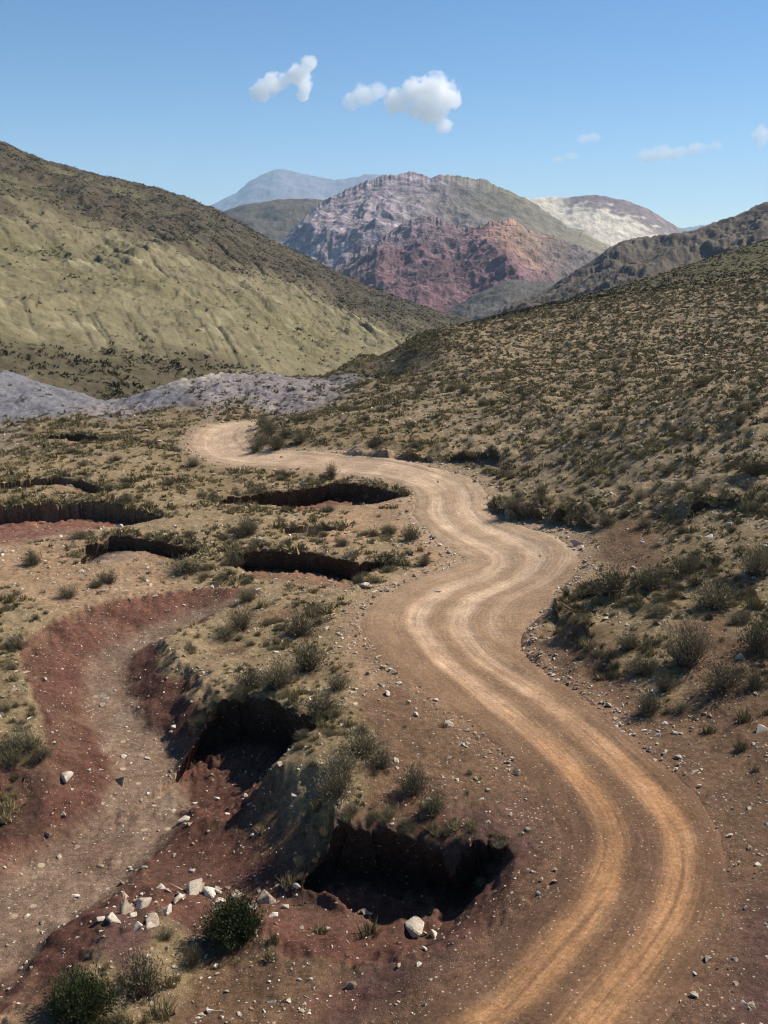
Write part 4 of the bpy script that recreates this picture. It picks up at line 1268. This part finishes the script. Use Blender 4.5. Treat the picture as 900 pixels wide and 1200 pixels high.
# ------------------------------------------------------------------ clouds
def cloud_material(name, dens, lobes, Y, wisp, squash):
    """density from the distance to each puff, eaten away by noise"""
    m = bpy.data.materials.new(name); m.use_nodes = True; t = m.node_tree; t.nodes.clear()
    out = t.nodes.new('ShaderNodeOutputMaterial'); pv = t.nodes.new('ShaderNodeVolumePrincipled'); t.links.new(pv.outputs[0], out.inputs['Volume'])
    pv.inputs['Color'].default_value = (1, 1, 1, 1); pv.inputs['Anisotropy'].default_value = .0
    pos = t.nodes.new('ShaderNodeNewGeometry').outputs['Position']

    def math_(op, a, b=0.0, c=0.0):
        n = t.nodes.new('ShaderNodeMath'); n.operation = op
        for i, v in enumerate((a, b, c)):
            if isinstance(v, bpy.types.NodeSocket): t.links.new(v, n.inputs[i])
            else: n.inputs[i].default_value = v
        return n.outputs[0]
    best = None; pxm = Y / F
    rad = sum(l[2] for l in lobes) / len(lobes) * pxm
    for u, v, r in lobes:
        x, y, z = (float(q) for q in at_y(u, v, Y))
        e = t.nodes.new('ShaderNodeVectorMath'); e.operation = 'SUBTRACT'; t.links.new(pos, e.inputs[0]); e.inputs[1].default_value = (x, y, z)
        g = t.nodes.new('ShaderNodeVectorMath'); g.operation = 'MULTIPLY'; t.links.new(e.outputs[0], g.inputs[0]); g.inputs[1].default_value = (1, 1, squash)
        d = t.nodes.new('ShaderNodeVectorMath'); d.operation = 'LENGTH'; t.links.new(g.outputs[0], d.inputs[0])
        k = math_('DIVIDE', d.outputs['Value'], r * pxm)
        best = k if best is None else math_('SMOOTH_MIN', best, k, .35)
    def noise_(sc, det):
        n = t.nodes.new('ShaderNodeTexNoise'); n.inputs['Scale'].default_value = sc; n.inputs['Detail'].default_value = det; n.inputs['Roughness'].default_value = .62; n.inputs['Distortion'].default_value = .4
        t.links.new(pos, n.inputs['Vector']); return n.outputs['Fac']
    nn = noise_(1.15 / rad, 8)
    f = math_('ADD', math_('SUBTRACT', 1.0, best), math_('MULTIPLY', math_('SUBTRACT', nn, .5), wisp))
    mr = t.nodes.new('ShaderNodeMapRange'); mr.interpolation_type = 'SMOOTHSTEP'
    mr.inputs[1].default_value = .04; mr.inputs[2].default_value = .28; mr.inputs[4].default_value = dens
    t.links.new(f, mr.inputs[0]); t.links.new(mr.outputs[0], pv.inputs['Density'])
    return m


def cloud(label, lobes, Y, dens, wisp, seed, squash=1.15):
    """lobes: (u, v, radius px) of overlapping puffs, merged into one closed skin"""
    bm = bmesh.new(); pxm = Y / F
    for u, v, rad in lobes:
        x, y, z = (float(q) for q in at_y(u, v, Y))
        t = bmesh.ops.create_icosphere(bm, subdivisions=3, radius=rad * pxm * 1.25)
        for vert in t['verts']:
            vert.co = Vector((vert.co.x, vert.co.y, vert.co.z / squash)) + Vector((x, y, z))
    me = bpy.data.meshes.new('cloud_raw'); bm.to_mesh(me); bm.free()
    tmp = bpy.data.objects.new('cloud_raw', me); COL.objects.link(tmp)
    md = tmp.modifiers.new('r', 'REMESH'); md.mode = 'VOXEL'; md.voxel_size = 1.6 * pxm
    dg = bpy.context.evaluated_depsgraph_get()
    me2 = bpy.data.meshes.new_from_object(tmp.evaluated_get(dg))
    bpy.data.objects.remove(tmp); bpy.data.meshes.remove(me)
    me2.name = 'cloud'; me2.materials.clear(); me2.materials.append(cloud_material('cloud_%d' % seed, dens, lobes, Y, wisp, squash))
    c = np.array([v.co[:] for v in me2.vertices])
    o_ = c.mean(0)
    me2.vertices.foreach_set('co', np.ascontiguousarray(c - o_, np.float32).ravel()); me2.update()
    o = link('cloud', me2, loc=tuple(o_)); tag(o, label, 'cloud')
    return o


cloud('bright puffy white cloud, largest in the sky', [(466, 120, 16), (486, 110, 18), (510, 110, 23), (527, 116, 15), (505, 130, 18), (519, 146, 11), (490, 126, 15)], 11000, .012, 2.2, 1)
cloud('small faint white cloud touching the largest puffy cloud', [(411, 119, 12), (427, 112, 15), (443, 107, 12)], 11600, .006, 2.0, 2)
cloud('slanted two-lobed white cloud above the far blue mountain', [(306, 108, 13), (318, 98, 14), (334, 94, 10), (350, 87, 16), (361, 76, 11), (357, 101, 10), (354, 112, 8)], 10300, .011, 2.1, 3)
cloud('thin flat white wisp above the dark ridge', [(758, 183, 15), (776, 180, 17), (796, 179, 14), (818, 174, 12), (840, 171, 9)], 17200, .0030, 2.2, 4, 1.9)
cloud('tiny white puff above the pale mountain, upper of two', [(684, 163, 10), (695, 161, 10)], 13200, .0035, 2.0, 5, 1.9)
cloud('tiny flat wisp just below the tiny white puff', [(655, 187, 9), (668, 183, 9)], 16800, .0028, 2.0, 6, 1.9)
cloud('white cloud scrap at the edge of the frame over the dark ridge', [(892, 156, 11), (893, 166, 8)], 14000, .005, 1.8, 7)

# ------------------------------------------------------------------ air
bm = bmesh.new(); bmesh.ops.create_cube(bm, size=1)
hx0, hx1, hy0, hy1, hz0, hz1 = -9000, 9000, -600, 15800, -345, 1095
for v in bm.verts:
    v.co = Vector((hx0 if v.co.x < 0 else hx1, hy0 if v.co.y < 0 else hy1, hz0 if v.co.z < 0 else hz1))
me = bpy.data.meshes.new('haze'); bm.to_mesh(me); bm.free()
hm = bpy.data.materials.new('haze'); hm.use_nodes = True; t = hm.node_tree; t.nodes.clear()
out = t.nodes.new('ShaderNodeOutputMaterial'); pv = t.nodes.new('ShaderNodeVolumePrincipled'); t.links.new(pv.outputs[0], out.inputs['Volume'])
pv.inputs['Color'].default_value = (.54, .77, 1, 1); pv.inputs['Density'].default_value = 5.2e-5; pv.inputs['Anisotropy'].default_value = .0
if HAZE: tag(link('haze', me, hm), kind='stuff')

# ------------------------------------------------------------------ light, sky, camera
AZ, EL = math.radians(62), math.radians(44)
S = Vector((math.sin(AZ) * math.cos(EL), math.cos(AZ) * math.cos(EL), math.sin(EL)))
sl = bpy.data.lights.new('sun', 'SUN'); sl.energy = 5.0; sl.angle = math.radians(.5); sl.color = (1, .93, .81)
so = bpy.data.objects.new('sun', sl); COL.objects.link(so); so.rotation_euler = S.to_track_quat('Z', 'Y').to_euler()
w = bpy.data.worlds.new('World'); SC.world = w; w.use_nodes = True
t = w.node_tree; t.nodes.clear()
sky = t.nodes.new('ShaderNodeTexSky'); sky.sky_type = 'NISHITA'; sky.sun_disc = False; sky.sun_elevation = EL; sky.sun_rotation = AZ
sky.altitude = 2500; sky.air_density = 1.0; sky.dust_density = .1; sky.ozone_density = 3.0
bg = t.nodes.new('ShaderNodeBackground'); bg.inputs['Strength'].default_value = .078
wo = t.nodes.new('ShaderNodeOutputWorld'); hs = t.nodes.new('ShaderNodeHueSaturation'); hs.inputs['Saturation'].default_value = 1.22; t.links.new(sky.outputs[0], hs.inputs['Color']); t.links.new(hs.outputs[0], bg.inputs[0]); t.links.new(bg.outputs[0], wo.inputs[0])
cd = bpy.data.cameras.new('camera'); cd.sensor_fit = 'HORIZONTAL'; cd.sensor_width = 36; cd.lens = 36 * F / 900; cd.clip_end = 60000; cd.clip_start = .5
co = bpy.data.objects.new('camera', cd); COL.objects.link(co); co.location = (0, 0, CAM_Z); co.rotation_euler = (math.pi / 2 - PITCH, 0, 0)
SC.camera = co
SC.view_settings.view_transform = 'Standard'; SC.view_settings.look = 'None'; SC.view_settings.gamma = 1; SC.view_settings.exposure = 0.6
SC.view_settings.use_curve_mapping = False
SC.cycles.volume_bounces = 40; SC.cycles.max_bounces = 42; SC.cycles.diffuse_bounces = 3
SC.cycles.use_denoising = DENOISE
SC.cycles.filter_width = 1.15
SC.cycles.volume_step_rate = .25
